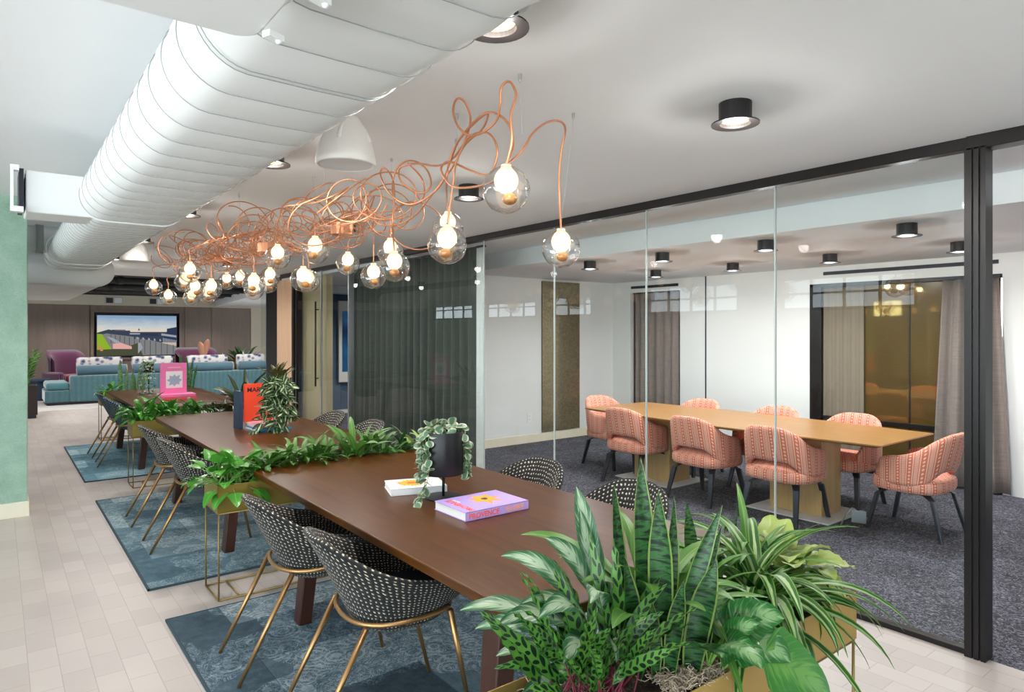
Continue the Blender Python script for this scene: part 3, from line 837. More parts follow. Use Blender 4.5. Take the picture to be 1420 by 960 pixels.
# ================================================================== RUGS
def rug(y0, y1, mat, lab, x0=.735, x1=2.78):
    r = thing('rug', lab, 'rug', ((x0 + x1) / 2, (y0 + y1) / 2, 0), 0, 'patchwork rugs under the tables')
    hx, hy = (x1 - x0) / 2, (y1 - y0) / 2
    link('pile', MB().span((-hx + .012, -hy + .012, .001), (hx - .012, hy - .012, .011)), mat, r)
    b = MB(); b.span((-hx, -hy, 0), (hx, -hy + .012, .012)).span((-hx, hy - .012, 0), (hx, hy, .012)).span((-hx, -hy, 0), (-hx + .012, hy, .012)).span((hx - .012, -hy, 0), (hx, hy, .012))
    link('binding', b, M['rug_edge'], r)
rug(1.33, 4.06, M['rug1'], 'dark blue patchwork rug under the nearest walnut table')
rug(4.59, 7.32, M['rug2'], 'grey blue patchwork rug under the middle walnut table')
rug(8.30, 11.02, M['rug3'], 'pale teal patchwork rug under the farthest walnut table')

# ================================================================== WALNUT TABLES
TZ = .74
def walnut_table(y0, y1, lab, first=None):
    x0, x1 = 1.25, 2.42
    cx, cy = (x0 + x1) / 2, (y0 + y1) / 2
    r = thing('meeting_table', lab, 'table', (cx, cy, .012), 0, 'long walnut tables')
    hx, hy = (x1 - x0) / 2, (y1 - y0) / 2; z = -.012
    link('tabletop', MB().prism(rrect(-hx, -hy, hx, hy, .13, 8), TZ - .038 + z, TZ + z), M['walnut'], r, bev=.006, smooth=False)
    for sx in (-1, 1):
        for yy in (-hy + .30, hy - .75):
            link('leg', MB().taper((sx * (hx - .07), yy, 0), (sx * (hx - .14), yy + (.02 if yy < 0 else -.02), TZ - .038 + z), (.07, .085), (.08, .105)), M['walnut_leg'], r, bev=.006)
    link('crossbar', MB().span((-hx + .14, -hy + .27, TZ - .11), (hx - .14, -hy + .33, TZ - .05)).span((-hx + .14, hy - .78, TZ - .11), (hx - .14, hy - .72, TZ - .05)), M['walnut_leg'], r)
    link('cable_tray', MB().span((-.12, -hy + .5, TZ - .13), (.12, hy - 1.0, TZ - .05)), M['black_metal'], r)
walnut_table(1.52, 4.31, 'long walnut table nearest the camera with the lavender book')
walnut_table(4.74, 7.51, 'middle walnut table carrying the upright red book')
walnut_table(8.38, 11.16, 'farthest walnut table carrying the upright pink book')

# ================================================================== TWEED CHAIRS
def interp(tab, x):
    n = len(tab)
    for k in range(n - 1):
        (a, b), (c, d) = tab[k], tab[k + 1]
        if x <= c + 1e-6:
            t = (x - a) / (c - a)
            m0 = (d - tab[max(k - 1, 0)][1]) / (c - tab[max(k - 1, 0)][0]) * (c - a) if k else 0
            m1 = (tab[min(k + 2, n - 1)][1] - b) / (tab[min(k + 2, n - 1)][0] - a) * (c - a) if k < n - 2 else 0
            return (2 * t ** 3 - 3 * t * t + 1) * b + (t ** 3 - 2 * t * t + t) * m0 + (3 * t * t - 2 * t ** 3) * d + (t ** 3 - t * t) * m1
    return tab[-1][1]
def interp_step(tab, x):
    for (a, b), (c, d) in zip(tab[:-1], tab[1:]):
        if x <= c:
            t = (x - a) / (c - a); t = t * t * (3 - 2 * t)
            return b + (d - b) * t
    return tab[-1][1]
RIM = [(0, .80), (25, .79), (45, .745), (65, .68), (85, .635), (110, .612), (130, .575), (148, .51), (165, .48), (180, .475)]
def tweed_shell():
    prof_n = 19
    def pt(phi, b):
        ph = abs(math.degrees(phi)); rim = interp(RIM, ph)
        back = max(0, math.cos(phi)) ** 1.2
        # plan radius (superellipse) at rim and low down
        c, s_ = -math.cos(phi), math.sin(phi)
        e = 2.6
        q = (abs(c) ** e + abs(s_) ** e) ** (-1 / e)
        def P(rf, z, lean=0.0, off=0.0):
            rx = .262 * rf - off; ry = .288 * rf - off
            return (rx * q * c - lean * back, ry * q * s_, z)
        k = b * (prof_n - 1)
        zk = .455
        if k <= 5:
            t = k / 5; return P(.74 * math.sin(t * PI / 2), .375 + .075 * (1 - math.cos(t * PI / 2)))
        if k <= 11:
            t = (k - 5) / 6; z = .45 + (rim - .012 - .45) * t
            return P(.74 + .26 * t ** .8, z, .105 * t ** 1.3)
        if k <= 13:
            t = (k - 11) / 2; return P(1.0, rim - .012 + .012 * math.sin(t * PI / 2), .105, .016 * t)
        if k <= 15:
            t = (k - 13) / 2; return P(1.0 , rim - .012 * t, .105 , .016 + .018 * t)
        if k <= 17:
            t = (k - 15) / 2; z = rim - .012 + (min(.47, rim - .012) - rim + .012) * t
            return P(1.0 - .22 * t, z, .105 * (1 - t), .034 + .01 * t)
        t = (k - 17) / 1; return P(.78 * (1 - t), .47, 0, .044 * (1 - t))
    b = MB(); N = 60
    def fn(a, bb): return pt(-PI + 2 * PI * a, bb)
    cum = [0]
    for k in range(1, prof_n):
        p, q = Vector(pt(.8, (k - 1) / (prof_n - 1))), Vector(pt(.8, k / (prof_n - 1))); cum.append(cum[-1] + (p - q).length)
    def uvf(a, bb):
        return (a * 2 * PI * .27, cum[round(bb * (prof_n - 1))])
    b.grid(fn, N, prof_n - 1, uvf)
    return b
def make_tweed_chair(lab, loc, rz, group, mat):
    r = thing('tweed_chair', lab, 'chair', loc, rz, group)
    link('shell', tweed_shell(), mat, r, smooth=True)
    pad = MB(); pts = []
    for k in range(40):
        a = 2 * PI * k / 40; e = 3; q = (abs(math.cos(a)) ** e + abs(math.sin(a)) ** e) ** (-1 / e)
        pts.append((.185 * q * math.cos(a) + .012, .195 * q * math.sin(a)))
    link('seat_cushion', pad.prism(pts, .465, .51), M['seat_dark'], r, bev=.018, smooth=True, segs=3)
    ring = []
    for k in range(33):
        ph = R(-128 + 256 * k / 32); c, s_ = -math.cos(ph), math.sin(ph); e = 2.6
        q = (abs(c) ** e + abs(s_) ** e) ** (-1 / e)
        ring.append((.226 * q * c, .246 * q * s_, .468 + .022 * abs(math.sin(ph / 2)) - .012))
    link('ring', MB().tube(ring, .0105, 8), M['brass'], r, smooth=True)
    for a, b_ in (((-.19, .19, .455), (-.43, .195, 0)), ((-.19, -.19, .455), (-.43, -.195, 0)), ((.145, .232, .47), (.255, .205, 0)), ((.145, -.232, .47), (.255, -.205, 0))):
        link('leg', MB().tube([a, b_], [.0125, .0085], 10), M['brass'], r, smooth=True)
    return r
TWG = 'tweed chairs around the walnut tables'
ch = make_tweed_chair('black and white tweed tub chair nearest the camera, on the left of the first table', (1.32, 2.50, .012), R(-6), TWG, M['tweed'])
def more_chairs(ch, rows):
    for x, y, rz, lab in rows: dup(ch, (x, y, .012), rz, lab, TWG)
more_chairs(ch, [
 (1.29, 3.25, R(-3), 'black and white tweed tub chair on the left beside the olive planter end'),
 (2.36, 2.32, R(186), 'tweed chair back rising behind the first table just beyond the lavender book'),
 (2.36, 3.09, R(188), 'tweed chair back rising behind the first table right of the black plant pot'),
 (1.30, 5.48, R(-2), 'tweed chair left of the middle table, the nearer one beside the broad-leaf pothos'),
 (1.30, 6.31, R(-2), 'tweed chair on the left of the middle table, the farther of the two'),
 (2.36, 5.42, R(182), 'tweed chair back behind the middle table, among the arching planter leaves'),
 (2.36, 6.25, R(184), 'tweed chair back behind the middle table, in front of the blue room glass')])
ch2 = make_tweed_chair('blue-toned tweed chair left of the farthest table, closest to the bright green planter', (1.37, 9.25, .012), R(-3), TWG, M['tweed_blue'])
more_chairs(ch2, [(1.37, 10.0, R(2), 'blue-toned tweed chair left of the farthest table, the one nearer the sofa')])

# ================================================================== PLANTER BOXES
def planter(x0, x1, y0, y1, lab, box_m, cat='planter', z0=.524, z1=.686, group=None, wire=None):
    r = thing('planter_box', lab, cat, (x0, y0, 0), 0, group)
    lx, ly = x1 - x0, y1 - y0; w = .004
    b = MB().span((0, 0, z0), (lx, ly, z0 + w)).span((0, 0, z0), (lx, w, z1)).span((0, ly - w, z0), (lx, ly, z1)).span((0, 0, z0), (w, ly, z1)).span((lx - w, 0, z0), (lx, ly, z1))
    link('box', b, box_m, r, bev=.0015)
    s = MB()
    def fn(a, c): return (w + (lx - 2 * w) * a, w + (ly - 2 * w) * c, z1 - .03 + .02 * mnoise.noise(Vector((a * lx * 9 + x0, c * ly * 9, y0))))
    s.grid(fn, int(lx * 30), 10); link('soil', s, M['soil'], r, smooth=True)
    f = MB(); q = .0055; a0, a1, c0, c1 = .008, lx - .008, .008, ly - .008
    for (px, py) in ((a0, c0), (a1, c0), (a1, c1), (a0, c1)): f.tube([(px, py, .006), (px, py, z0)], q, 6)
    for za in (.006, z0 - .006):
        f.tube([(a0, c0, za), (a1, c0, za)], q, 6); f.tube([(a0, c1, za), (a1, c1, za)], q, 6)
        f.tube([(a0, c0, za), (a0, c1, za)], q, 6); f.tube([(a1, c0, za), (a1, c1, za)], q, 6)
    f.tube([(a0 + .12, c0, .006), (a0 + .12, c1, .006)], q, 6)
    link('wire_stand', f, wire or M['bronze_wire'], r, smooth=True)
    return r
PG = 'metal box planters on wire stands between the tables'
planter_right = planter(1.60, 2.38, 1.09, 1.41, 'gold box planter full of striped arching leaves, at the right front', M['gold_box'], group=PG)
planter_left = planter(.79, 1.573, 1.045, 1.365, 'gold box planter holding the tall snake plant, at the bottom edge', M['gold_box'], group=PG)
planter(1.03, 2.62, 4.15, 4.47, 'olive gold box planter between the first and middle tables', M['olive_box'], group=PG)
planter(1.09, 2.62, 7.68, 8.00, 'olive gold box planter between the middle and farthest tables', M['olive_box'], group=PG)
planter(1.20, 2.6, 11.3, 11.62, 'box planter on a wire stand beyond the farthest table', M['olive_box'], group=PG)

# ================================================================== MEETING ROOM TABLE
ct = thing('conference_table', 'long oak meeting table on two oak pedestals behind the glass', 'table', (5.73, 3.8, 0))
pts = []
for k in range(13):
    t = k / 12; pts.append((.5 + .085 * math.sin(PI * t), -1.58 + 3.16 * t))
for k in range(13):
    t = k / 12; pts.append((-.5 - .085 * math.sin(PI * t), 1.58 - 3.16 * t))
b = MB(); n = len(pts); 
for z, k in ((.715, .93), (.733, 1.0), (.743, 1.0)):
    for x, y in pts: b.v.append(Vector((x * (k if k < 1 else 1), y * (1 - (1 - k) * .4), z)))
b.face(list(range(n))[::-1]); b.face([2 * n + q for q in range(n)])
for a in range(2):
    for q in range(n): q2 = (q + 1) % n; b.face((a * n + q, a * n + q2, (a + 1) * n + q2, (a + 1) * n + q))
link('tabletop', b, M['oak_top'], ct)
for y in (-.72, .9):
    p = link('pedestal', MB().span((-.17, y - .24, .012), (.17, y + .24, .715)), M['oak_leg'], ct, bev=.004)
    link('base_plate', MB().span((-.33, y - .38, 0), (.33, y + .38, .012)), M['plate'], p, bev=.003)
bx = thing('floor_outlet', 'small metal floor power box with an open lid under the meeting table', 'outlet', (5.78, 2.62, 0), R(20))
link('plate', MB().span((-.11, -.06, 0), (.11, .06, .008)), M['brass'], bx, bev=.002)
link('lid', MB().box((-.11, 0, .055), (.006, .11, .1)), M['steel'], bx, bev=.002)
link('plug', MB().box((-.06, 0, .035), (.04, .04, .055)).tube(crom([(-.06, 0, .06), (-.1, .05, .12), (-.16, .1, .05), (-.26, .12, .006)], 5), .005, 6), M['steel'], bx)

def ikat_back():
    """wrap-around back and arms, open slot above the seat at the rear"""
    TOP = [(0, .815), (25, .81), (45, .77), (68, .675), (90, .635), (112, .62), (128, .585), (138, .5)]
    BOT = [(0, .52), (30, .515), (42, .47), (54, .41), (80, .40), (138, .40)]
    def pt(phi, k):
        ph = abs(math.degrees(phi)); top = interp(TOP, ph); bot = interp(BOT, ph)
        back = max(0, math.cos(phi)); c, s_ = -math.cos(phi), math.sin(phi); e = 3.0
        q = (abs(c) ** e + abs(s_) ** e) ** (-1 / e)
        def P(t, off):
            z = bot + (top - bot) * t
            lean = (.085 * (z - .45) / .37) * back
            return Vector(((.255 - off) * q * c - lean, (.305 - off - .02 * back * t) * q * s_, z))
        th = .05
        ring = [(0.0, .008), (.12, 0), (.5, 0), (.85, 0), (.96, .006), (1.0, .02), (1.0, th - .015), (.95, th - .004), (.8, th), (.3, th), (.06, th), (0.0, th - .01)]
        t, off = ring[k % 12]
        return P(t, off)
    b = MB(); N = 46; A = R(138)
    cum = [0, .04, .15, .26, .3, .32, .35, .37, .42, .56, .62, .65, .7]
    for a in range(N + 1):
        for k in range(12): b.v.append(pt(-A + 2 * A * a / N, k))
    for a in range(N):
        for k in range(12):
            k2 = (k + 1) % 12
            u0, u1 = a / N * 1.35, (a + 1) / N * 1.35
            b.face((a * 12 + k, (a + 1) * 12 + k, (a + 1) * 12 + k2, a * 12 + k2), [(u0, cum[k]), (u1, cum[k]), (u1, cum[k + 1]), (u0, cum[k + 1])])
    b.face(list(range(12)), [(0, 0)] * 12); b.face([N * 12 + k for k in range(12)][::-1], [(0, 0)] * 12)
    return b
def ikat_seat():
    b = MB(); N = 44
    prof = [(0, .335), (.8, .335), (.97, .35), (1.0, .375), (1.0, .42), (.97, .44), (.84, .45), (.74, .475), (0, .48)]
    cum = [0, .2, .25, .28, .34, .37, .4, .48, .6]
    def fn(a, c):
        ph = -PI + 2 * PI * a; rr, z = prof[round(c * 8)]
        cc, s_ = -math.cos(ph), math.sin(ph); e = 3.4; q = (abs(cc) ** e + abs(s_) ** e) ** (-1 / e)
        return (.262 * q * cc * rr + .01, .297 * q * s_ * rr, z)
    b.grid(fn, N, 8, lambda a, c: (a * 1.85, cum[round(c * 8)]))
    return b
M['dark_leg_metal'] = flat('grey_leg_metal', '#4A4B52', .28, .75)
def make_ikat(loc, rz, lab):
    r = thing('coral_armchair', lab, 'chair', loc, rz, 'coral patterned chairs around the oak table')
    link('backrest', ikat_back(), M['ikat'], r, smooth=True)
    link('seat', ikat_seat(), M['ikat'], r, smooth=True)
    for sx, sy in ((-1, 1), (-1, -1), (1, 1), (1, -1)):
        b = MB(); b.taper((sx * .255 + (-.02 if sx < 0 else .01), sy * .25, 0), (sx * .20, sy * .215, .30), (.024, .034), (.028, .05)).taper((sx * .20, sy * .215, .30), (sx * .13, sy * .17, .335), (.03, .05), (.05, .05))
        link('leg', b, M['dark_leg_metal'], r, bev=.004)
    return r
ic = make_ikat((5.36, 3.06, 0), 0, 'coral patterned chair on the glass side of the oak table, nearest the black post')
for x, y, rz, lab in (
 (5.36, 3.86, R(-2), 'coral patterned chair in the middle of the glass side of the oak table'),
 (5.38, 4.74, R(2), 'coral patterned chair on the glass side of the oak table, nearest the bronze mirrored panel'),
 (6.24, 2.98, PI, 'coral chair across the oak table in front of the bronze window'),
 (6.24, 3.78, PI, 'coral chair across the oak table in front of the white wall between openings'),
 (6.24, 4.72, PI, 'coral chair across the oak table just right of the curtained doorway'),
 (5.86, 2.22, R(90), 'coral patterned chair at the near head of the oak table beside the black post'),
 (5.84, 5.52, R(-92), 'coral patterned chair at the far head of the oak table')):
    dup(ic, (x, y, 0), rz, lab)

# ================================================================== BOOKS
def text_part(name, s, size, m, parent, loc, rot, ext=.0006):
    cu = bpy.data.curves.new(name, 'FONT'); cu.body = s; cu.size = size; cu.extrude = ext; cu.align_x = 'LEFT'; cu.offset = size * .018
    cu.materials.append(m)
    tmp = bpy.data.objects.new(name, cu); COL.objects.link(tmp); bpy.context.view_layer.update()
    me = bpy.data.meshes.new_from_object(tmp.evaluated_get(bpy.context.evaluated_depsgraph_get()))
    bpy.data.objects.remove(tmp); bpy.data.curves.remove(cu)
    if not me.materials: me.materials.append(m)
    o = bpy.data.objects.new(name, me); COL.objects.link(o); o.parent = parent; o.location = loc; o.rotation_euler = rot
    return o
def book(loc, rz, w, d, h, cover, lab, group=None, standing=False, spine='-Y'):
    """flat book, spine on -Y, w along X (height of the cover), d along Y"""
    r = thing('book', lab, 'book', loc, rz, group)
    if standing: r.rotation_euler = (R(90), 0, rz)
    hx, hy = w / 2, d / 2; t = .003
    c = MB().span((-hx, -hy, 0), (hx, hy, t)).span((-hx, -hy, h - t), (hx, hy, h)).span((-hx, -hy, 0), (hx, -hy + t, h))
    link('cover', c, cover, r, bev=.0008)
    link('pages', MB().span((-hx + .004, -hy + t, t), (hx - .004, hy - .004, h - t)), M['page'], r)
    return r
def star(cx, cy, n, r0, r1, seed):
    rnd = random.Random(seed); pts = []
    for k in range(n * 2):
        a = PI * k / n; r = (r1 if k % 2 else r0) * rnd.uniform(.85, 1.15)
        pts.append((cx + r * math.cos(a), cy + r * math.sin(a)))
    return pts
lb = book((1.853, 2.62, TZ), 0, .367, .27, .042, M['lavender'], 'lavender hardback with an orange flower lying at the middle of the near table')
link('flower_print', MB().prism(star(.03, .02, 7, .098, .05, 3), .042, .0424), M['peach_ink'], lb)
link('flower_heart', MB().prism(star(.03, .02, 6, .055, .04, 5), .0424, .0428), M['yellow'], lb)
link('flower_eye', MB().prism(star(.03, .02, 14, .018, .016, 5), .0428, .0431), M['ink'], lb)
text_part('spine_title', 'PROVENCE', .034, M['orange'], lb, (-.165, -.1352, .009), (R(90), 0, 0))
text_part('spine_subtitle', 'GLORY', .034, M['peach_ink'], lb, (.045, -.1352, .009), (R(90), 0, 0))
text_part('cover_title', 'PROVENCE', .044, M['orange'], lb, (-.118, -.122, .0424), (0, 0, R(90)))
text_part('cover_author', 'GLORY', .02, M['white_cover'], lb, (-.098, .03, .0424), (0, 0, R(90)))
b2 = book((1.80, 3.17, TZ), R(-18), .30, .225, .036, M['white_cover'], 'white hardback with a yellow sun print lying beside the black plant pot')
link('sun_print', MB().prism(star(-.02, .01, 22, .085, .06, 9), .036, .0364), M['yellow'], b2)
link('sun_rays', MB().prism(star(-.02, .01, 22, .03, .012, 9), .0364, .0368), M['orange'], b2)
BK = 'books on the middle table'
book((1.90, 5.96, TZ), R(3), .30, .30, .022, M['blue_cover'], 'blue book at the bottom of the flat stack on the middle table', BK)
book((1.90, 5.97, TZ + .022), R(1), .28, .29, .022, M['tan_cover'], 'tan book in the middle of the flat stack on the middle table', BK)
pk = book((1.89, 5.96, TZ + .044), R(-3), .29, .29, .018, M['pale_pink'], 'pale pink book on top of the flat stack on the middle table', BK)
link('cover_print', MB().prism(star(.03, 0, 5, .05, .03, 4), .018, .0184), M['ink'], pk)
def standing_book(x, y, z, w, h, th, cover, lab, rz=0, group=None, spine=None):
    r = thing('book', lab, 'book', (x, y, z), rz, group)
    c = MB().span((-w / 2, 0, 0), (w / 2, .003, h)).span((-w / 2, th - .003, 0), (w / 2, th, h)).span((-w / 2, 0, 0), (-w / 2 + .003, th, h))
    link('cover', c, cover, r, bev=.0008)
    link('pages', MB().span((-w / 2 + .003, .003, .004), (w / 2 - .004, th - .003, h - .004)), M['page'], r)
    return r
rb = standing_book(1.87, 6.06, TZ + .062, .29, .335, .03, M['red_cover'], 'upright red book with black title leaning over the book stack on the middle table', R(4), BK)
text_part('cover_title', 'MAR', .058, M['ink'], rb, (-.125, -.0008, .262), (R(90), 0, 0))
standing_book(1.70, 6.06, TZ, .03, .335, .15, M['navy_cover'], 'upright navy book standing beside the red book', R(4), BK)
BK3 = 'books on the farthest table'
book((1.83, 9.35, TZ), R(2), .40, .30, .035, M['coral_cover'], 'coral book under the pink books on the farthest table', BK3)
book((1.82, 9.35, TZ + .035), R(-3), .42, .28, .03, M['pink_cover'], 'flat pink book below the upright pink book', BK3)
pb3 = standing_book(1.80, 9.40, TZ + .065, .31, .39, .03, M['pink_cover'], 'upright pink book with a pale picture on the farthest table', R(2), BK3)
link('picture', MB().span((-.09, -.0012, .07), (.105, 0, .285)), M['white_cover'], pb3)
link('picture_print', MB().prism([(a, b) for a, b in star(0, 0, 8, .09, .055, 12)], 0, .001), M['navy_cover'], pb3)
pr = pb3.children[-1]; pr.rotation_euler = (R(90), 0, 0); pr.location = (.01, -.0014, .17); pr.data.materials[0] = flat('pale_blue_print', '#9FB4C4', .5)
link('title_bar', MB().span((-.07, -.0012, .325), (.08, 0, .34)), M['pale_pink'], pb3)

# ================================================================== LOUNGE
sf = thing('lounge_sofa', 'long teal velvet channelled sofa seen from behind', 'sofa', (.815, 17.3, .004))
link('plinth', MB().span((.06, .05, 0), (4.8, 1.0, .06)), M['ink'], sf)
link('chaise_base', MB().span((0, 0, .06), (.47, 1.1, .32)), M['teal'], sf, bev=.03, segs=3)
link('chaise_cushion', MB().span((.02, .01, .32), (.45, 1.08, .49)), M['teal_plain'], sf, bev=.06, smooth=True, segs=4)
link('back_panel', MB().span((.45, -.02, .06), (4.85, .3, .63)), M['teal'], sf, bev=.04, segs=3)
link('seat_base', MB().span((.47, .3, .06), (4.85, 1.1, .42)), M['teal_plain'], sf, bev=.03)
for k, (a, c, lab) in enumerate(((1.40, 2.36, 'leftmost'), (2.48, 3.42, 'second from the left'), (3.66, 4.68, 'third from the left'), (4.83, 5.6, 'rightmost'))):
    tb = [(a + .03, 0, 0), (a, 0, 0)]
    o = MB().tube([(a - (a + c) / 2, 0, 0), (a - (a + c) / 2 + .02, 0, 0), (c - (a + c) / 2 - .02, 0, 0), (c - (a + c) / 2, 0, 0)], [.1, .125, .125, .1], 18)
    r = thing('bolster', 'blue velvet bolster along the sofa back, ' + lab + ' of four', 'cushion', ((a + c) / 2, 17.47, .73), 0, 'blue bolsters on the sofa back')
    link('cylinder_cushion', o, M['bolster'], r, smooth=True)
    link('end_piping', MB().tube([((c - a) / 2 * s, .12 * math.cos(q), .12 * math.sin(q)) for s in (1,) for q in [2 * PI * j / 16 for j in range(16)]], .006, 5, closed=True), M['beige_wall'], r)
    pr_ = thing('printed_cushion', 'floral printed cushion behind the bolster, ' + lab + ' of four', 'cushion', ((a + c) / 2 - .02, 17.72, .66), 0, 'floral cushions on the sofa')
    link('cushion', MB().box((0, 0, .19), (c - a - .06, .16, .34)), M['print'], pr_, bev=.06, smooth=True, segs=4)
def armchair(loc, rz, lab, w=.8):
    r = thing('velvet_armchair', lab, 'armchair', loc, rz, 'purple velvet chairs by the timber wall')
    b = MB(); N = 24
    def fn(a, c):
        ph = R(-100 + 200 * a); top = 1.15 - .16 * max(0, abs(a - .5) * 2 - .55) / .45
        t = c
        if t <= .5: rr, z = 1, .1 + (top - .1) * (t / .5)
        else: rr, z = .8, top - (top - .3) * ((t - .5) / .5)
        return (-math.cos(ph) * .34 * rr - .04 - .08 * (z - .4), math.sin(ph) * w / 2 * rr, z)
    b.grid(fn, N, 12); link('backrest', b, M['purple_velvet'], r, smooth=True)
    link('seat', MB().span((-.28, -w / 2 + .1, .1), (.38, w / 2 - .1, .40)), M['purple_velvet'], r, bev=.05, smooth=True, segs=3)
    link('seat_cushion', MB().span((-.24, -w / 2 + .12, .40), (.40, w / 2 - .12, .54)), M['red_velvet'], r, bev=.05, smooth=True, segs=3)
    for s in (-1, 1):
        a = link('arm', MB().span((-.3, s * w / 2 - .07, .08), (.42, s * w / 2 + .07, .62)), M['purple_velvet'], r, bev=.06, smooth=True, segs=4)
        link('piping', MB().tube([(.425, s * w / 2 - .07, .1), (.425, s * w / 2 - .07, .58), (.425, s * w / 2 + .07, .58), (.425, s * w / 2 + .07, .1)], .008, 5), M['steel'], a)
    link('leg', MB().box((0, 0, .05), (.5, w - .2, .1)), M['ink'], r)
    return r
armchair((1.42, 19.6, .004), R(-62), 'purple velvet armchair with a red seat left of the screen', .86)
armchair((4.42, 20.0, .004), R(-90), 'wide maroon velvet chair behind the pampas plumes', 1.1)
st = thing('round_side_table', 'low dark side table standing between the lounge chairs', 'table', (.75, 18.9, .004))
link('tabletop', MB().lathe([(0, .45), (.28, .45), (.28, .49), (0, .49)], n=24), M['navy_cover'], st); link('base', MB().lathe([(0, 0), (.2, 0), (.2, .45), (0, .45)], n=24), M['navy_cover'], st)
cs = thing('console_table', 'slim console table behind the sofa cushions under the pampas vase', 'table', (4.4, 18.75, .004))
link('tabletop', MB().span((-.5, -.17, .80), (.7, .17, .83)), M['walnut'], cs, bev=.004)
for sx in (-.47, .67):
    for sy in (-.14, .14): link('leg', MB().span((sx - .015, sy - .015, 0), (sx + .015, sy + .015, .8)), M['black_metal'], cs)
va = thing('pampas_vase', 'vase of two peach pampas plumes on the console behind the sofa', 'vase', (4.3, 18.75, .834))
link('vase', MB().lathe([(0, 0), (.05, 0), (.07, .06), (.04, .13), (.03, .15)], n=20), M['white_wall'], va, smooth=True)
for x, h, tl in ((-.10, .42, -.12), (.13, .48, .10)):
    b = MB(); rnd = random.Random(int(h * 100))
    path = [(x * t * .9, 0, .08 + h * t) for t in (0, .3, .6, .85, 1)]
    b.tube(crom(path, 4), [.02 + .065 * math.sin(PI * min(1, q / 16 * .95 + .08)) for q in range(17)], 12)
    link('plume', b, M['pampas'], va, smooth=True)
ca = thing('glass_candle_holder', 'clear glass candle holder beside the pampas vase', 'candle holder', (4.78, 18.75, .834))
link('tray', MB().lathe([(0, 0), (.13, 0), (.13, .09), (.125, .09), (.125, .01), (0, .01)], n=24), M['globe'], ca, smooth=True)
link('stem', MB().tube([(0, 0, .01), (0, 0, .2)], .01, 8), M['steel'], ca)

# wall screen with the rooftop picture
tv = thing('wall_screen', 'large wall screen showing a rooftop terrace at dusk', 'screen', (3.09, 20.83, 1.49))
link('bezel', MB().span((-.99, -.02, -.57), (.99, .03, .575)), M['ink'], tv, bev=.004)
t = NT('screen_sky'); s = t.sep(t.obj()); z01 = t.m('MULTIPLY_ADD', s[2], .9, .5)
cl_ = t.noise(t.obj((1.2, 1, 5)), 2.4, 4, .6)
sky = t.ramp(t.m('ADD', z01, t.m('MULTIPLY', t.m('SUBTRACT', cl_, .5), .22)), [(.5, '#E9C79A'), (.68, '#C9CAC8'), (.95, '#7F9DB8')])
e = t.n('ShaderNodeEmission'); t.set(e.inputs[0], sky); e.inputs[1].default_value = .75
M['scr_sky'] = t.done(e.outputs[0])
def scr(name, col): return emis(name, col, .7)
link('picture', MB().span((-.965, -.024, -.545), (.965, -.02, .55)), M['scr_sky'], tv)
pic = MB(); mats = [scr('scr_a', '#3A4455'), scr('scr_b', '#7E7F7E'), scr('scr_c', '#8DB02E'), scr('scr_d', '#DFA7A4'), scr('scr_e', '#4B4E3A'), scr('scr_f', '#2E3B50'), scr('scr_g', '#9AA0AC'), scr('scr_h', '#C98A5A')]
def poly(pts, k, y):
    i = len(pic.v); pic.m = k
    for p in pts: pic.v.append(Vector((p[0], y, p[1])))
    pic.face([i + q for q in range(len(pts))])
poly([(-.965, .08), (-.7, .17), (-.55, .13), (-.2, .14), (-.18, .10), (.965, .1), (.965, -.2), (-.965, -.2)], 0, -.0245)
poly([(.0, .14), (.02, .21), (.05, .14)], 0, -.0245)
for k in range(9): poly([(.62 + k * .04, -.07 - k * .008), (.642 + k * .04, -.074 - k * .008), (.642 + k * .04, -.2 - k * .012), (.62 + k * .04, -.2 - k * .012)], 6, -.0262)
poly([(-.62, .13), (-.3, .14), (-.3, .16), (-.62, .16)], 5, -.0249)
poly([(-.2, .07), (.05, .07), (.05, .03), (-.2, .03)], 6, -.0249)
poly([(.05, .06), (.5, .05), (.5, -.02), (.05, .0)], 5, -.0249)
for k in range(10): poly([(-.1 + k * .07, -.03 - k * .008), (-.07 + k * .07, -.03 - k * .008), (-.05 + k * .07, -.09 - k * .008), (-.1 + k * .07, -.09 - k * .008)], 6 if k % 2 else 0, -.0252)
poly([(-.75, -.02), (-.6, -.06), (-.25, -.3), (-.4, -.33)], 6, -.0257)
poly([(.72, .12), (.72, .19), (.965, .24), (.965, -.2), (.6, -.15)], 5, -.0247)
poly([(.58, .06), (.965, .0), (.965, -.06), (.58, .0)], 6, -.0249)
poly([(-.75, .06), (.0, -.05), (.965, -.3), (.965, -.545), (-.965, -.545), (-.965, 0)], 1, -.0251)
for k in range(16):
    x = -.65 + k * .1 + .0045 * k * k * .5; zt = .05 - (x + .7) * .2
    if x < .95: poly([(x, zt), (x + .014, zt), (x + .014, zt - .25 - k * .02), (x, zt - .25 - k * .02)], 0, -.0253)
poly([(-.965, .05), (-.85, .04), (-.7, -.25), (-.6, -.4), (-.965, -.4)], 2, -.0255)
poly([(-.965, -.38), (-.35, -.35), (.0, -.2), (.12, -.545), (-.965, -.545)], 4, -.0257)
poly([(-.965, -.25), (-.9, -.26), (-.82, -.40), (-.88, -.42)], 7, -.0259)
poly([(-.6, -.22), (-.4, -.2), (-.15, -.3), (-.15, -.37), (-.6, -.36)], 3, -.0259)
poly([(.0, -.2), (.06, -.2), (.12, -.34), (0, -.5)], 6, -.0259)
link('picture_terrace', pic, mats, tv)
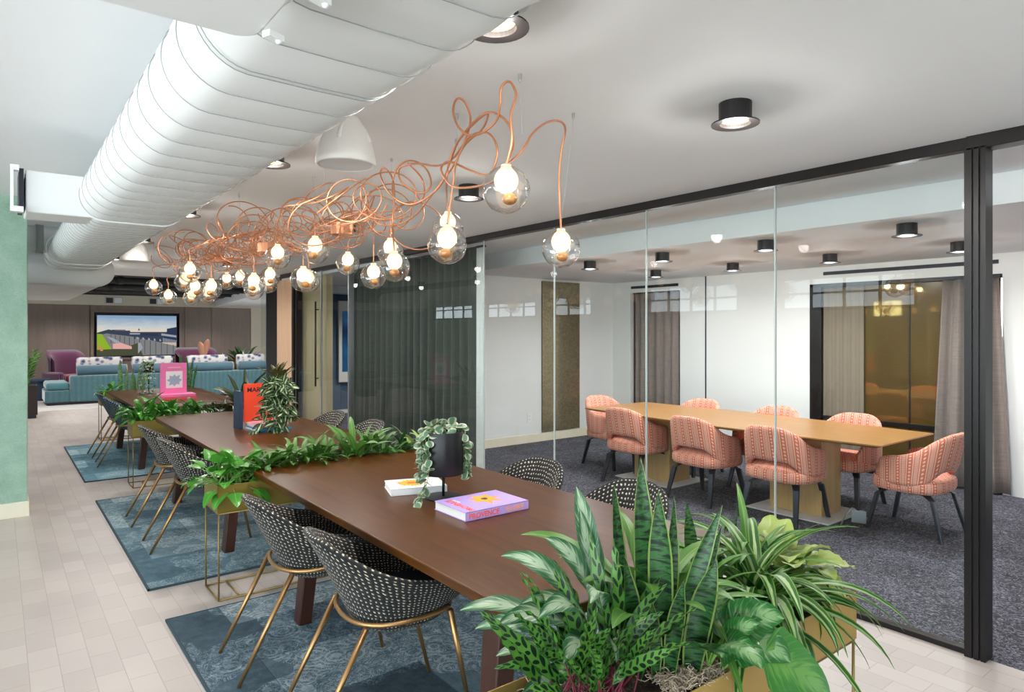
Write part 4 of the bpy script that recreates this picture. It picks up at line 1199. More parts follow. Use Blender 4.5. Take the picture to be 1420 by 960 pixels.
# ================================================================== PLANTS
def prof_w(kind, t):
    if kind == 'lance': return math.sin(PI * min(1, t ** .85)) ** .75 if 0 < t < 1 else 0
    if kind == 'strap': return min(1, (t * 9) ** .5) * (1 - t ** 3.2) ** .8
    if kind == 'sword': return (.62 + .38 * math.sin(PI * min(1, t * 1.15) * .8)) * (1 - max(0, (t - .62) / .38) ** 1.9)
    if kind == 'heart': return (min(1, (t + .02) * 6) ** .5) * (1 - t) ** .62 * 1.25 if t < 1 else 0
    if kind == 'oval': return math.sin(PI * min(1, max(0, t * .97 + .015))) ** .62
    if kind == 'round': return max(0, 1 - (2 * t - 1) ** 2) ** .5
    return 1
def leaf(b, base, az, elev, length, width, droop=1.0, kind='lance', fold=.18, wave=0, nwave=6, segs=9, twist=0, pw=1.4, mat=0, roll=0):
    """a curved blade with its own fold, droop and wavy edge"""
    i = len(b.v); b.m = mat
    p = Vector(base); h = Vector((math.cos(az), math.sin(az), 0)); side0 = Vector((-math.sin(az), math.cos(az), 0)); up = Vector((0, 0, 1))
    ds = length / segs
    for k in range(segs + 1):
        t = k / segs
        e = elev - droop * t ** pw
        d = h * math.cos(e) + up * math.sin(e)
        nrm = -h * math.sin(e) + up * math.cos(e)
        tw = twist * t + roll
        side = side0 * math.cos(tw) + nrm * math.sin(tw); n2 = nrm * math.cos(tw) - side0 * math.sin(tw)
        w = max(.0006, width * .5 * prof_w(kind, t))
        wv = wave * width * math.sin(nwave * 2 * PI * t)
        for q, s_ in enumerate((-1, -.5, 0, .5, 1)):
            f = fold * w * (abs(s_) * 1.0) + wv * (s_ * s_) * (1 if s_ > 0 else -1)
            b.v.append(p + side * (w * s_) + n2 * f)
        if k < segs: p = p + d * ds
    for k in range(segs):
        for q in range(4):
            a = i + k * 5 + q
            t0, t1 = k / segs, (k + 1) / segs
            b.face((a, a + 1, a + 6, a + 5), [(q / 4, t0), ((q + 1) / 4, t0), ((q + 1) / 4, t1), (q / 4, t1)])
    return p
def stalk(b, base, az, elev, length, droop, r=.003, segs=5):
    p = Vector(base); path = [p.copy()]
    for k in range(segs):
        e = elev - droop * (k / segs)
        p = p + (Vector((math.cos(az), math.sin(az), 0)) * math.cos(e) + Vector((0, 0, 1)) * math.sin(e)) * (length / segs)
        path.append(p.copy())
    b.tube(path, [r * (1 - .35 * k / segs) for k in range(segs + 1)], 6)
    return p, elev - droop
def plant(name, lab, loc, leaves, mat, stems=None, stem_mat=None, cat='plant', group=None, leaf_name='foliage'):
    r = thing(name, lab, cat, loc, 0, group)
    link(leaf_name, leaves, mat, r, smooth=True)
    if stems is not None and stems.v: link('stems', stems, stem_mat or M['stem_green'], r, smooth=True)
    return r
def clump(n, ln, wd, elev, droop, kind='lance', azr=(0, 2 * PI), stem=(0, 0), spread=.03, fold=.2, wave=0, nwave=6, segs=8, seed=0, sr=.0028, pw=1.4, extx=0, twist=.3, roll=.3):
    """a tuft of leaves growing from one spot"""
    rnd = random.Random(seed); b = MB(); s = MB()
    for k in range(n):
        az = azr[0] + (azr[1] - azr[0]) * ((k + rnd.uniform(-.4, .4)) / n)
        base = Vector((rnd.uniform(-spread, spread) + rnd.uniform(-extx, extx), rnd.uniform(-spread, spread), 0))
        e = rnd.uniform(*elev); L_ = rnd.uniform(*ln); w = rnd.uniform(*wd); d = rnd.uniform(*droop)
        if stem[1] > 0:
            base, e2 = stalk(s, base, az, min(R(88), e + R(15)), rnd.uniform(*stem), R(25), sr)
            e = e2
        leaf(b, base, az, e, L_, w, d, kind, fold, wave * rnd.uniform(.6, 1.3), nwave, segs, rnd.uniform(-twist, twist), pw, 0, rnd.uniform(-roll, roll))
    return b, s
ZS = .665
# --- near left planter ------------------------------------------------------
def sansevieria(lab, loc, specs, mat, group=None):
    b = MB()
    for dx, dy, az, el, ln, w, dr, roll in specs:
        leaf(b, (dx, dy, 0), R(az), R(el), ln, w, R(dr), 'sword', .38, .03, 3, 14, R(10), 1.2, 0, R(roll))
    return plant('snake_plant', lab, loc, b, mat, group=group)
RV = Vector((CS, -SN, 0)); AV = Vector((SN, CS, 0))
def blade(b, off, lean, away, length, width, bend=0.0, turn=0.0, segs=14, cup=.3):
    # upright sword leaf with a rolled-up trough
    i = len(b.v); b.m = 0
    side = (RV * math.cos(turn) + AV * math.sin(turn))
    for k in range(segs + 1):
        t = k / segs
        p = Vector(off) + RV * (lean * t * length + bend * t * t * length) + AV * (away * t * length) + Vector((0, 0, length * t * (1 - .12 * abs(lean + bend) * t)))
        w = width * .5 * prof_w('sword', t) + .0006
        for s_ in (-1, -.5, 0, .5, 1):
            b.v.append(p + side * (w * s_ * (1 - .08 * abs(s_))) + (AV * -1 * math.cos(turn) + RV * math.sin(turn)) * (cup * w * s_ * s_ + .12 * w * math.sin(9 * t + off[0] * 50) * s_))
    for k in range(segs):
        for q in range(4):
            a = i + k * 5 + q; t0, t1 = k / segs, (k + 1) / segs
            b.face((a, a + 1, a + 6, a + 5), [(q / 4, t0), ((q + 1) / 4, t0), ((q + 1) / 4, t1), (q / 4, t1)])
def sansevieria(lab, loc, specs, mat, group=None):
    b = MB()
    for off, lean, away, ln, w, bend, turn in specs:
        blade(b, RV * off[0] + AV * off[1], lean, away, ln, w, bend, R(turn))
    return plant('snake_plant', lab, loc, b, mat, group=group)
sansevieria('tall banded snake plant rising from the middle of the nearest planter', (1.43, 1.20, ZS),
 [((-.02, .0), -.02, .05, .585, .070, .0, 10), ((.02, -.01), .0, .0, .50, .072, -.02, -20), ((-.07, .04), -.08, .05, .50, .055, .02, 30), ((.06, .0), .14, .02, .47, .052, .14, -15), ((.095, -.03), .10, -.03, .33, .075, .10, -30),
  ((.045, .03), .04, .05, .47, .045, .01, 20), ((-.05, -.03), -.10, -.05, .34, .06, -.02, 35), ((.0, .05), .02, .1, .40, .06, .0, 0), ((.03, -.05), .06, -.08, .28, .05, .06, -25), ((-.01, -.06), .0, -.06, .22, .04, -.05, 20), ((.1, .03), .16, .05, .40, .040, .1, 15)], L['sansy'])
b = MB(); s = MB(); rnd = random.Random(4)
for k in range(60):
    az = rnd.uniform(0, 2 * PI); el = R(rnd.uniform(35, 84)); st = rnd.uniform(.04, .13)
    base = Vector((rnd.uniform(-.09, .10), rnd.uniform(-.07, .07), 0))
    p, e = stalk(s, base, az, el, st, R(5), .0032)
    leaf(b, p, az, e, rnd.uniform(.14, .25), rnd.uniform(.028, .040), R(rnd.uniform(5, 50)), 'lance', .15, .14, 5, 14, rnd.uniform(-.4, .4), 1.3, 0, rnd.uniform(-1.2, 1.2))
for dx, dy, az, el, ln in ((.08, .02, 80, 84, .34), (.1, -.01, 60, 86, .33), (-.1, .0, 170, 55, .30), (-.12, -.02, 195, 25, .28), (.0, .02, 120, 80, .28), (.12, -.05, 20, 75, .2), (-.14, .03, 150, 62, .26)):
    leaf(b, (dx, dy, .05), R(az), R(el), ln, .042, R(22), 'lance', .15, .15, 6, 16, .2, 1.3, 0, R(-60))
plant('rattlesnake_plant', 'rattlesnake plant with wavy dark-spotted leaves at the left of the nearest planter', (1.20, 1.21, ZS), b, L['calathea'], s, M['stem_red'])
b = MB(); s = MB(); rnd = random.Random(9)
for az, el, ln, w, st, dr in ((175, 38, .26, .065, .18, 60), (150, 30, .27, .062, .2, 50), (190, 50, .24, .06, .18, 80), (120, 50, .26, .06, .2, 70), (165, 55, .25, .055, .14, 85), (135, 20, .24, .055, .16, 50), (205, 35, .22, .07, .14, 60), (85, 80, .24, .06, .26, 20), (230, 42, .22, .07, .12, 70), (160, 20, .22, .065, .12, 40), (30, 50, .2, .06, .14, 60), (100, 84, .22, .05, .22, 12), (140, 74, .2, .06, .22, 60), (215, 60, .2, .06, .2, 90), (60, 70, .22, .055, .2, 50), (180, 5, .2, .06, .12, 40)):
    p, e = stalk(s, (0, 0, 0), R(az), R(min(86, el + 22)), st, R(20), .004)
    leaf(b, p, R(az), R(el), ln, w, R(dr), 'lance', .2, .03, 3, 12, rnd.uniform(-.3, .3), 1.3, 0, rnd.uniform(-.9, -.2))
plant('silver_aglaonema', 'silvery aglaonema spreading over the table corner behind the rattlesnake plant', (1.33, 1.29, ZS), b, L['aglo'], s)
b, s = clump(20, (.2, .32), (.045, .065), (R(40), R(80)), (R(40), R(80)), 'lance', stem=(.1, .22), seed=21, segs=10)
plant('green_dieffenbachia', 'broad green-leaved plant behind the snake plant at the table end', (1.52, 1.30, ZS), b, L['strap'], s)
b = MB(); s = MB()
for az, el, ln, w, st, dr in ((-58, 10, .16, .14, .12, 60), (-40, 35, .14, .12, .15, 60), (-100, 20, .13, .12, .13, 70), (-95, 35, .11, .10, .1, 50), (-10, 50, .12, .10, .1, 50), (-130, 40, .10, .09, .1, 60), (-70, 62, .10, .09, .12, 50), (20, 60, .1, .09, .14, 50), (-150, 50, .1, .08, .1, 50)):
    p, e = stalk(s, (0, 0, 0), R(az), R(75), st, R(40), .0035)
    leaf(b, p, R(az), R(el), ln, w, R(dr), 'heart', .12, .015, 3, 10, 0, 1.3, 0, R(45 if -100 < az < 0 else 5))
plant('heart_leaf_philodendron', 'broad heart-leaved plant hanging over the corner of the nearest planter', (1.535, 1.10, ZS), b, L['philo'], s)
b = MB(); s = MB()
p, e = stalk(s, (0, 0, 0), R(-70), R(60), .15, R(60), .004)
leaf(b, p, R(-42), R(-22), .20, .16, R(25), 'heart', .08, .01, 3, 12, 0, 1.3, 0, R(52))
p, e = stalk(s, (0, 0, 0), R(20), R(70), .13, R(50), .004)
leaf(b, p, R(10), R(15), .13, .10, R(50), 'heart', .1, .01, 3, 10)
plant('large_leaf_vine', 'single large glossy green leaf drooping over the gold planter rim', (1.555, 1.075, ZS), b, L['bigg'], s)
# moss strands on the soil
def moss(loc, lab, n, sx, sy, seed):
    rnd = random.Random(seed); b = MB()
    for k in range(n):
        x, y = rnd.uniform(-sx, sx), rnd.uniform(-sy, sy); z = rnd.uniform(0, .012); a = rnd.uniform(0, 6); pts = []
        for q in range(6):
            pts.append((x, y, z)); a += rnd.uniform(-1.6, 1.6); x += .009 * math.cos(a); y += .009 * math.sin(a); z = max(0, z + rnd.uniform(-.008, .009))
        b.tube(pts, .0012, 4)
    tag(link('moss', b, M['moss'], loc=loc), lab, 'moss', kind='stuff')
moss((1.47, 1.12, .672), 'curly dried moss around the foot of the snake plant', 520, .10, .05, 1)
moss((1.16, 1.27, .672), 'curly dried moss at the left rear of the nearest planter', 300, .08, .06, 2)
# --- near right planter -----------------------------------------------------
def spider(lab, loc, n, ln, wd, seed, mat, elev=(25, 85), droop=(70, 150)):
    rnd = random.Random(seed); b = MB()
    for k in range(n):
        az = 2 * PI * (k * .618) + rnd.uniform(-.2, .2); el = R(rnd.uniform(*elev)); 
        leaf(b, (rnd.uniform(-.02, .02), rnd.uniform(-.02, .02), rnd.uniform(0, .05)), az, el, rnd.uniform(*ln), rnd.uniform(*wd), R(rnd.uniform(*droop)), 'strap', .35, .01, 2, 14, rnd.uniform(-.5, .5), 1.15, 0, rnd.uniform(-.2, .2))
    return plant('striped_dracaena', lab, loc, b, mat)
spider('big plant with long arching white-striped leaves over the right planter', (1.92, 1.20, ZS), 70, (.32, .50), (.034, .048), 3, L['spider'], (20, 85), (80, 155))
spider('smaller striped arching plant at the left end of the right planter', (1.70, 1.27, ZS), 36, (.26, .40), (.028, .040), 8, L['strap'], (35, 85), (50, 130))
spider('green strap-leaved plant at the rear of the right planter', (2.12, 1.34, ZS), 34, (.28, .42), (.026, .036), 13, L['strap'], (40, 85), (50, 120))
sansevieria('small dark snake plant at the back of the right planter', (1.99, 1.37, ZS),
 [((-.09, .02), -.06, .0, .34, .05, -.02, 10), ((.03, .02), .06, .0, .34, .03, .03, 50), ((.0, .0), -.05, .0, .28, .022, -.02, 30), ((.06, -.02), .02, .0, .2, .04, .0, 0), ((.12, -.02), .08, .0, .22, .05, .05, -20), ((-.03, -.02), .0, .0, .22, .05, .0, 20)], L['sans'])
b, s = clump(46, (.08, .12), (.08, .115), (R(10), R(60)), (R(30), R(90)), 'heart', stem=(.09, .20), spread=.07, seed=31, segs=7, wave=.03, nwave=3, fold=.25)
plant('lime_syngonium', 'lime yellow leafy plant at the right end of the right planter', (2.25, 1.30, ZS), b, L['lime'], s)
b, s = clump(14, (.09, .13), (.06, .085), (R(0), R(60)), (R(40), R(80)), 'heart', stem=(.05, .12), spread=.05, seed=33, segs=7)
plant('green_syngonium', 'small green heart-leaved plant low under the striped leaves', (1.76, 1.16, ZS), b, L['philo'], s)
# --- between tables 1 and 2 ------------------------------------------------
b, s = clump(58, (.10, .145), (.065, .095), (R(-20), R(65)), (R(20), R(80)), 'heart', stem=(.05, .17), spread=.08, seed=41, segs=6, fold=.15)
plant('golden_pothos', 'bright green broad-leaved pothos at the end of the olive planter', (1.13, 4.31, ZS), b, L['pothos'], s)
MIX = [
 (1.36, 44, (.15, .25), (.034, .05), 'green', 'green leafy plant next to the pothos between the first two tables', 'lance'),
 (1.56, 46, (.18, .30), (.026, .038), 'strap', 'arching grassy plant at the corner of the near table', 'strap'),
 (1.76, 44, (.16, .26), (.034, .05), 'green', 'dense green plant left of the upright spiky plant', 'lance'),
 (2.14, 46, (.14, .22), (.032, .046), 'green', 'green leafy plant right of the upright spiky plant', 'lance'),
 (2.34, 50, (.09, .15), (.022, .032), 'deep', 'small dark green plant low between the tables', 'oval'),
 (2.54, 44, (.13, .21), (.032, .044), 'lime', 'pale lime plant at the right end between the first two tables', 'lance')]
for k, (x, n, ln, wd, mt, lab, kd) in enumerate(MIX):
    b, s = clump(n, ln, wd, (R(20), R(82)), (R(30), R(100)), kd, stem=(.03, .12), spread=.06, seed=50 + k, segs=7, extx=.07)
    plant('leafy_plant', lab, (x, 4.33, ZS), b, L[mt], s, group='mixed plants in the planter between the first two tables')
b, s = clump(20, (.28, .42), (.036, .052), (R(50), R(86)), (R(30), R(100)), 'lance', stem=(.03, .08), spread=.03, seed=61, segs=9)
plant('spathiphyllum', 'tall arching plant standing above the planter between the first two tables', (1.98, 4.33, ZS), b, L['strap'], s)
# --- between tables 2 and 3 ------------------------------------------------
MIX = [
 (1.22, 60, (.18, .3), (.045, .065), 'pothos', 'bright green plant at the left end between the middle and farthest tables', 'lance'),
 (1.45, 56, (.18, .32), (.04, .06), 'pothos', 'bright green plant in front of the upright pink book', 'lance'),
 (1.68, 44, (.14, .24), (.035, .05), 'green', 'mid green plant below the pink book', 'lance'),
 (1.95, 50, (.10, .17), (.02, .03), 'deep', 'low dark green plant beyond the middle table', 'oval'),
 (2.45, 50, (.10, .17), (.02, .03), 'deep', 'low dark green plant behind the upright red book', 'oval')]
for k, (x, n, ln, wd, mt, lab, kd) in enumerate(MIX):
    b, s = clump(n, ln, wd, (R(15), R(80)), (R(30), R(110)), kd, stem=(.02, .1), spread=.05, seed=70 + k, segs=5, extx=.08)
    plant('leafy_plant', lab, (x, 7.84, ZS), b, L[mt], s, group='mixed plants in the planter beyond the middle table')
b, s = clump(22, (.38, .60), (.05, .075), (R(25), R(80)), (R(20), R(70)), 'lance', stem=(.05, .12), spread=.04, seed=81, segs=7)
plant('dark_dracaena', 'dark spiky-leaved plant between the middle and farthest tables', (2.22, 7.84, ZS), b, leafmat('bronze_green_leaf', '#23301D', '#55683A', 'plain', '#7F8F5A'), s)
# --- far planter -------------------------------------------------------------
b, s = clump(22, (.14, .26), (.04, .06), (R(20), R(70)), (R(40), R(90)), 'lance', stem=(.03, .1), spread=.06, seed=91, segs=5)
plant('leafy_plant', 'blue-green leafy plant at the left end of the farthest planter', (1.32, 11.46, ZS), b, L['pothos'], s)
sansevieria('cluster of grey-green spikes at the end of the farthest table', (1.62, 11.46, ZS), [((-.16, 0), -.04, 0, .52, .07, 0, 10), ((-.08, 0), .0, 0, .38, .06, .0, 20), ((0, 0), .03, 0, .34, .07, .05, 0), ((.08, 0), .1, 0, .42, .06, .05, -20), ((.15, 0), .2, 0, .4, .06, .1, 0), ((.04, .03), -.1, 0, .3, .06, 0, 0)], L['aloe'])
sansevieria('dark snake plant right of the pink book beyond the farthest table', (2.38, 11.46, ZS), [((-.06, 0), -.06, 0, .62, .06, 0, 10), ((0, 0), .0, 0, .55, .07, 0, 20), ((.05, 0), .06, 0, .5, .06, .05, 0), ((.1, 0), .12, 0, .42, .06, .05, -20)], L['sans'])
# --- potted plants on stands --------------------------------------------------
def stand_pot(lab, loc, r0=.103, zb=.125, zt=.345):
    r = thing('pot_stand', lab, 'plant pot', loc)
    link('pot', MB().lathe([(0, zb), (r0, zb), (r0, zt), (r0 - .004, zt), (r0 - .004, zt - .02), (r0 - .004, zb + .01), (0, zb + .01)], n=40), M['pot_black'], r, smooth=False, bev=.0015)
    for p in r.children[0].data.polygons: p.use_smooth = abs(p.normal.z) < .5
    link('soil', MB().lathe([(0, zt - .025), (r0 - .004, zt - .025)], n=30), M['soil'], r)
    link('stem', MB().tube([(0, 0, .008), (0, 0, zb)], .0075, 10), M['pot_black'], r, smooth=True)
    link('base', MB().lathe([(0, 0), (.098, 0), (.098, .006), (0, .008)], n=40), M['pot_black'], r)
    return r
stand_pot('black cylinder plant pot on a slim stand in the middle of the near table', (1.83, 2.93, TZ))
def trailing(name, lab, loc, mat, trails, rr, ztop, crown_n, lw, seed, kind='round', stemm=None):
    rnd = random.Random(seed); b = MB(); s = MB()
    for k in range(crown_n):
        az = rnd.uniform(0, 2 * PI); rad = rnd.uniform(0, rr)
        p, e = stalk(s, (rad * math.cos(az), rad * math.sin(az), ztop - .03), az, R(rnd.uniform(50, 88)), rnd.uniform(.02, .07), R(20), .0015)
        leaf(b, p, rnd.uniform(0, 2 * PI), R(rnd.uniform(-10, 60)), rnd.uniform(*lw), rnd.uniform(*lw) * (.9 if kind == 'round' else .52), R(20), kind, .1, 0, 2, 6, 0, 1, 0, rnd.uniform(-1, 1))
    for az, zend, out in trails:
        a = R(az); P = []
        z = ztop
        P = [Vector((rr * .6 * math.cos(a), rr * .6 * math.sin(a), ztop - .01)), Vector((rr * .95 * math.cos(a), rr * .95 * math.sin(a), ztop + .02)), Vector(((rr + .025) * math.cos(a), (rr + .025) * math.sin(a), ztop - .03))]
        m = 6
        for k in range(1, m + 1):
            t = k / m
            P.append(Vector(((rr + .03 + out * t ** 3) * math.cos(a + .12 * math.sin(3 * t)), (rr + .03 + out * t ** 3) * math.sin(a + .12 * math.sin(3 * t)), max(ztop - .03 + (zend - ztop + .03) * min(1, t * 1.15), zend))))
        P = crom(P, 5); s.tube(P, .0016, 5)
        for k in range(3, len(P), 2):
            if kind != 'round' and rnd.random() < .2: continue
            w = rnd.uniform(*lw) * .8
            leaf(b, P[k] + Vector((rnd.uniform(-.006, .006), rnd.uniform(-.006, .006), .004)), a + rnd.uniform(-1.9, 1.9), R(rnd.uniform(-60, 15)), w * (1 if kind == 'round' else 1.3), w * (.9 if kind == 'round' else .62), R(15), kind, .1, 0, 2, 6, 0, 1, 0, rnd.uniform(-.8, .8))
    return plant(name, lab, loc, b, mat, s, stemm)
trailing('trailing_hoya', 'cream-edged round-leaved trailing plant in the black pot on the near table', (1.83, 2.93, TZ), L['hoya'],
 [(148, .12, .0), (160, .10, .0), (172, .15, .0), (185, .012, .05), (195, .008, .11), (-40, .13, .0), (-28, .10, .0), (-15, .14, .0), (60, .2, 0), (110, .24, 0)], .085, .345, 22, (.045, .065), 5)
stand_pot('black plant pot on a stand half hidden by striped leaves on the middle table', (1.94, 5.80, TZ), .09, .22, .40)
trailing('trailing_tradescantia', 'trailing plant with cream-striped leaves in front of the red book', (1.94, 5.80, TZ), L['trad'],
 [(215, .06, .01), (230, .01, .02), (245, .02, .03), (260, .03, .02), (275, .1, .02), (290, .12, .03), (205, .15, .02), (250, .08, .05), (310, .14, 0), (238, .05, .06), (222, .1, .03), (268, .12, .04), (180, .006, .12), (192, .006, .16)], .09, .40, 40, (.075, .10), 6, 'oval')
b, s = clump(22, (.09, .15), (.03, .042), (R(50), R(85)), (R(20), R(60)), 'lance', stem=(.03, .10), spread=.05, seed=15, segs=5)
plant('bushy_cutting', 'reddish green upright shoots above the striped trailing plant', (1.95, 5.80, TZ + .40), b, leafmat('olive_red_leaf', '#33401F', '#7A6A34', 'plain', '#A88A58'), s)
trailing('trailing_vine', 'small-leaved vine trailing beside the pink book on the farthest table', (1.66, 10.3, TZ), L['hoya'], [(200, .02, .02), (230, .02, .02), (260, .03, .02), (290, .04, .02), (180, .1, .02)], .06, .42, 22, (.04, .055), 16)
stand_pot('small black plant pot on a stand beside the pink book', (1.66, 10.3, TZ), .06, .3, .42)
# --- lounge plants -------------------------------------------------------------
r = thing('floor_planter', 'dark square floor planter beside the concrete column', 'planter', (.40, 15.2, .004))
link('box', MB().span((-.22, -.2, .06), (.2, .2, .60)), M['planter_dark'], r, bev=.006)
link('soil', MB().span((-.19, -.18, .59), (.18, .18, .606)), M['soil'], r)
link('base', MB().span((-.2, -.18, 0), (.18, .18, .06)), M['ink'], r)
b = MB(); rnd = random.Random(77); s = MB()
for k in range(13):
    az = rnd.uniform(0, 2 * PI); el = R(rnd.uniform(60, 86)); p0 = Vector((rnd.uniform(-.08, .08), rnd.uniform(-.08, .08), 0)); Ls = rnd.uniform(.4, .68)
    h = Vector((math.cos(az), math.sin(az), 0))
    path = [p0 + (h * math.cos(el) + Vector((0, 0, 1)) * math.sin(el)) * (Ls * q / 8) for q in range(9)]
    s.tube(path, [.011 - .001 * q for q in range(9)], 6)
    for q in range(2, 9):
        for sd in (-1, 1): leaf(b, path[q], az + sd * 1.3, R(35), .12, .045, R(20), 'oval', .15, 0, 2, 4, 0, 1, 0, .3 * sd)
plant('zz_plant', 'glossy green zz plant in the dark floor planter beside the column', (.40, 15.2, .61), b, L['deep' if 0 else 'green'], s)
r = thing('floor_planter', 'dark floor planter behind the right end of the sofa', 'planter', (5.3, 18.9, .004))
link('box', MB().lathe([(0, 0), (.16, 0), (.2, .45), (.18, .45), (.17, .42), (0, .42)], n=28), M['planter_dark'], r, smooth=False)
link('soil', MB().lathe([(0, .425), (.175, .425)], n=20), M['soil'], r)
b, s = clump(20, (.4, .6), (.08, .11), (R(50), R(88)), (R(10), R(60)), 'strap', stem=(.28, .5), spread=.05, seed=99, segs=8, sr=.008)
plant('tall_dracaena', 'dark green dracaena behind the sofa near the beige wall', (5.3, 18.9, .43), b, L['deep'], s)
# ================================================================== CHANDELIER
chd = thing('globe_chandelier', 'tangled copper tube chandelier carrying clear glass globes above the walnut tables', 'chandelier', (0, 0, 0))
GL = [(702, 263, 33), (778, 345, 26.5), (620, 340, 27), (621, 316, 21.5), (547, 370, 21), (541, 349, 18), (518, 383.5, 17.5), (482.5, 366, 16), (437, 347, 19),
      (385, 356.5, 17), (420.6, 387.5, 17.5), (428, 390, 15.5), (352, 394, 15), (352, 403, 13), (374.5, 385, 13.5), (372, 394, 12.5), (333, 387, 12), (314.6, 390, 11.7),
      (293, 401, 14), (288, 409, 12.2), (270.6, 401, 13), (263.5, 378, 14.3), (256, 392, 13), (265.7, 413, 11), (233.5, 413, 11), (213, 399, 11)]
gm = MB().sphere((0, 0, 0), .085, 36, 24)
for k, v in enumerate(gm.v):   # slightly dimpled glass
    nn = v.normalized(); f = mnoise.noise(nn * 3.1 + Vector((3, 1, 2)))
    gm.v[k] = v * (1 + .03 * f)
g0 = link('globe', gm, M['globe'], None, smooth=True)
bl = MB().lathe([(0, -.016), (.018, -.012), (.034, .002), (.042, .020), (.0435, .034), (.039, .052), (.030, .066), (.020, .076), (.018, .087), (0, .087)], n=24)
b0 = link('bulb', bl, M['bulb'], g0, smooth=True)
a0 = link('bubble', MB().sphere((.008, -.01, -.034), .027, 14, 10, (1, 1, .8)), M['amber'], g0, smooth=True)
c0 = link('cap', MB().lathe([(0, .09), (.014, .09), (.014, .082), (0, .082)], n=12), M['copper'], g0, smooth=True)
GP = []
for k, (px, py, r) in enumerate(GL):
    P = at(px, py, 78.07 / r); GP.append(P)
    if k == 0: g = g0
    else:
        g = g0.copy(); COL.objects.link(g)
        for ch_ in (b0, a0, c0):
            c = ch_.copy(); COL.objects.link(c); c.parent = g
    g.parent = chd; g.location = P; g.rotation_euler = (0, 0, k * 1.3)

def pxpath(pts, ox, oy, sc):
    return [at(ox + x / sc, oy + y / sc, d) for x, y, d in pts]
def cable(pts, r=.0048, n=10):
    path = crom(pts, n)
    link('cable', MB().tube(path, r, 7), M['copper'], chd, smooth=True)
gt = [p + Vector((0, 0, .088)) for p in GP]
q = 4.176
cable([gt[0]] + pxpath([(1210, 400, 2.36), (1205, 250, 2.38), (1235, 130, 2.4), (1195, 55, 2.42), (1150, 90, 2.44), (1142, 190, 2.46), (1120, 280, 2.5), (1040, 350, 2.55), (960, 365, 2.6), (900, 315, 2.62), (872, 240, 2.64), (880, 175, 2.66), (910, 152, 2.68), (950, 195, 2.7), (970, 290, 2.74), (930, 420, 2.8), (885, 530, 2.85), (870, 650, 2.88)], 420, 100, q) + [gt[2]])
cable([gt[0]] + pxpath([(1218, 420, 2.4), (1195, 310, 2.45), (1130, 245, 2.5), (1060, 238, 2.6), (980, 300, 2.7), (900, 400, 2.8), (860, 500, 2.95), (800, 650, 3.1), (700, 740, 3.2), (600, 765, 3.3), (500, 700, 3.45), (450, 600, 3.5), (470, 555, 3.5), (520, 620, 3.45), (530, 760, 3.4), (520, 900, 3.38)], 420, 100, q) + [gt[4]])
cable([gt[0]] + pxpath([(430, 390, 2.5), (480, 310, 2.6), (540, 268, 2.75), (590, 265, 2.85), (612, 300, 2.92), (595, 390, 2.96), (585, 500, 2.98), (588, 620, 2.98)], 580, 80, 3) + [gt[1]])
cable(pxpath([(1195, 560, 2.4), (1130, 620, 2.5), (1020, 660, 2.6), (900, 670, 2.7)], 420, 100, q) + pxpath([(840, 640, 2.8), (800, 560, 2.85), (850, 520, 2.9), (980, 575, 2.8), (1070, 595, 2.7), (1118, 520, 2.65), (1120, 420, 2.65), (1060, 350, 2.7), (960, 380, 2.8), (870, 500, 2.95), (780, 542, 3.05), (650, 530, 3.15), (560, 560, 3.25), (575, 640, 3.3), (680, 700, 3.3), (740, 660, 3.3), (720, 570, 3.35), (640, 515, 3.4), (560, 540, 3.4), (520, 640, 3.45), (540, 740, 3.5), (640, 770, 3.5), (700, 720, 3.45), (690, 620, 3.4), (610, 530, 3.5)], 420, 100, q))
cable([gt[3]] + pxpath([(832, 650, 3.05), (848, 520, 3.0), (900, 400, 2.95), (1000, 290, 2.9), (1070, 240, 2.9), (1040, 330, 2.95), (940, 420, 3.05), (860, 560, 3.2), (740, 720, 3.3), (660, 820, 3.45), (560, 880, 3.6), (440, 880, 3.75), (380, 800, 3.85)], 420, 100, q))
# the dense tangle: loops of tube that wander along the tables
rnd = random.Random(11)
def clampz(p): 
    p.z = min(2.5, max(2.03, p.z)); p.x = min(2.15, max(1.22, p.x)); return p
hubs = [Vector((1.72, 3.95, 2.26)), Vector((1.62, 5.1, 2.25)), Vector((1.55, 6.3, 2.27))]
def loops(start, axis_y, nl, r0, zc, drift, seed):
    """tube that climbs from its globe and then winds in drifting circles"""
    rr = random.Random(seed); pts = []
    c0_ = Vector((min(2.0, max(1.35, start.x + rr.uniform(-.18, .18))), start.y + axis_y, zc))
    az = rr.uniform(0, 2 * PI); tilt = rr.uniform(-1.2, 1.2)
    u = Vector((math.cos(az), math.sin(az), 0)); w = Vector((-math.sin(az) * math.sin(tilt), math.cos(az) * math.sin(tilt), math.cos(tilt)))
    ph = -PI / 2 if abs(w.z) > .3 else rr.uniform(0, 6); dr = rr.choice((-1, 1)); m = 12
    ex, ey = rr.uniform(-.10, .10), drift
    N = int(nl * m)
    for k in range(N + 1):
        t = k / N; a = ph + dr * 2 * PI * k / m; r = r0 * (1 + .35 * math.sin(2.2 * t * PI * nl / 2 + seed))
        az2 = .9 * t * nl / 3 * (1 if seed % 2 else -1)
        uu = Matrix.Rotation(az2, 3, 'Z') @ u; ww = Matrix.Rotation(az2, 3, 'Z') @ w
        p = c0_ + Vector((ex * t * nl, ey * t, .03 * math.sin(5 * t + seed))) + (uu * math.cos(a) + ww * math.sin(a) * (.8 if abs(ww.z) > .6 else 1)) * r
        pts.append(p)
    return pts
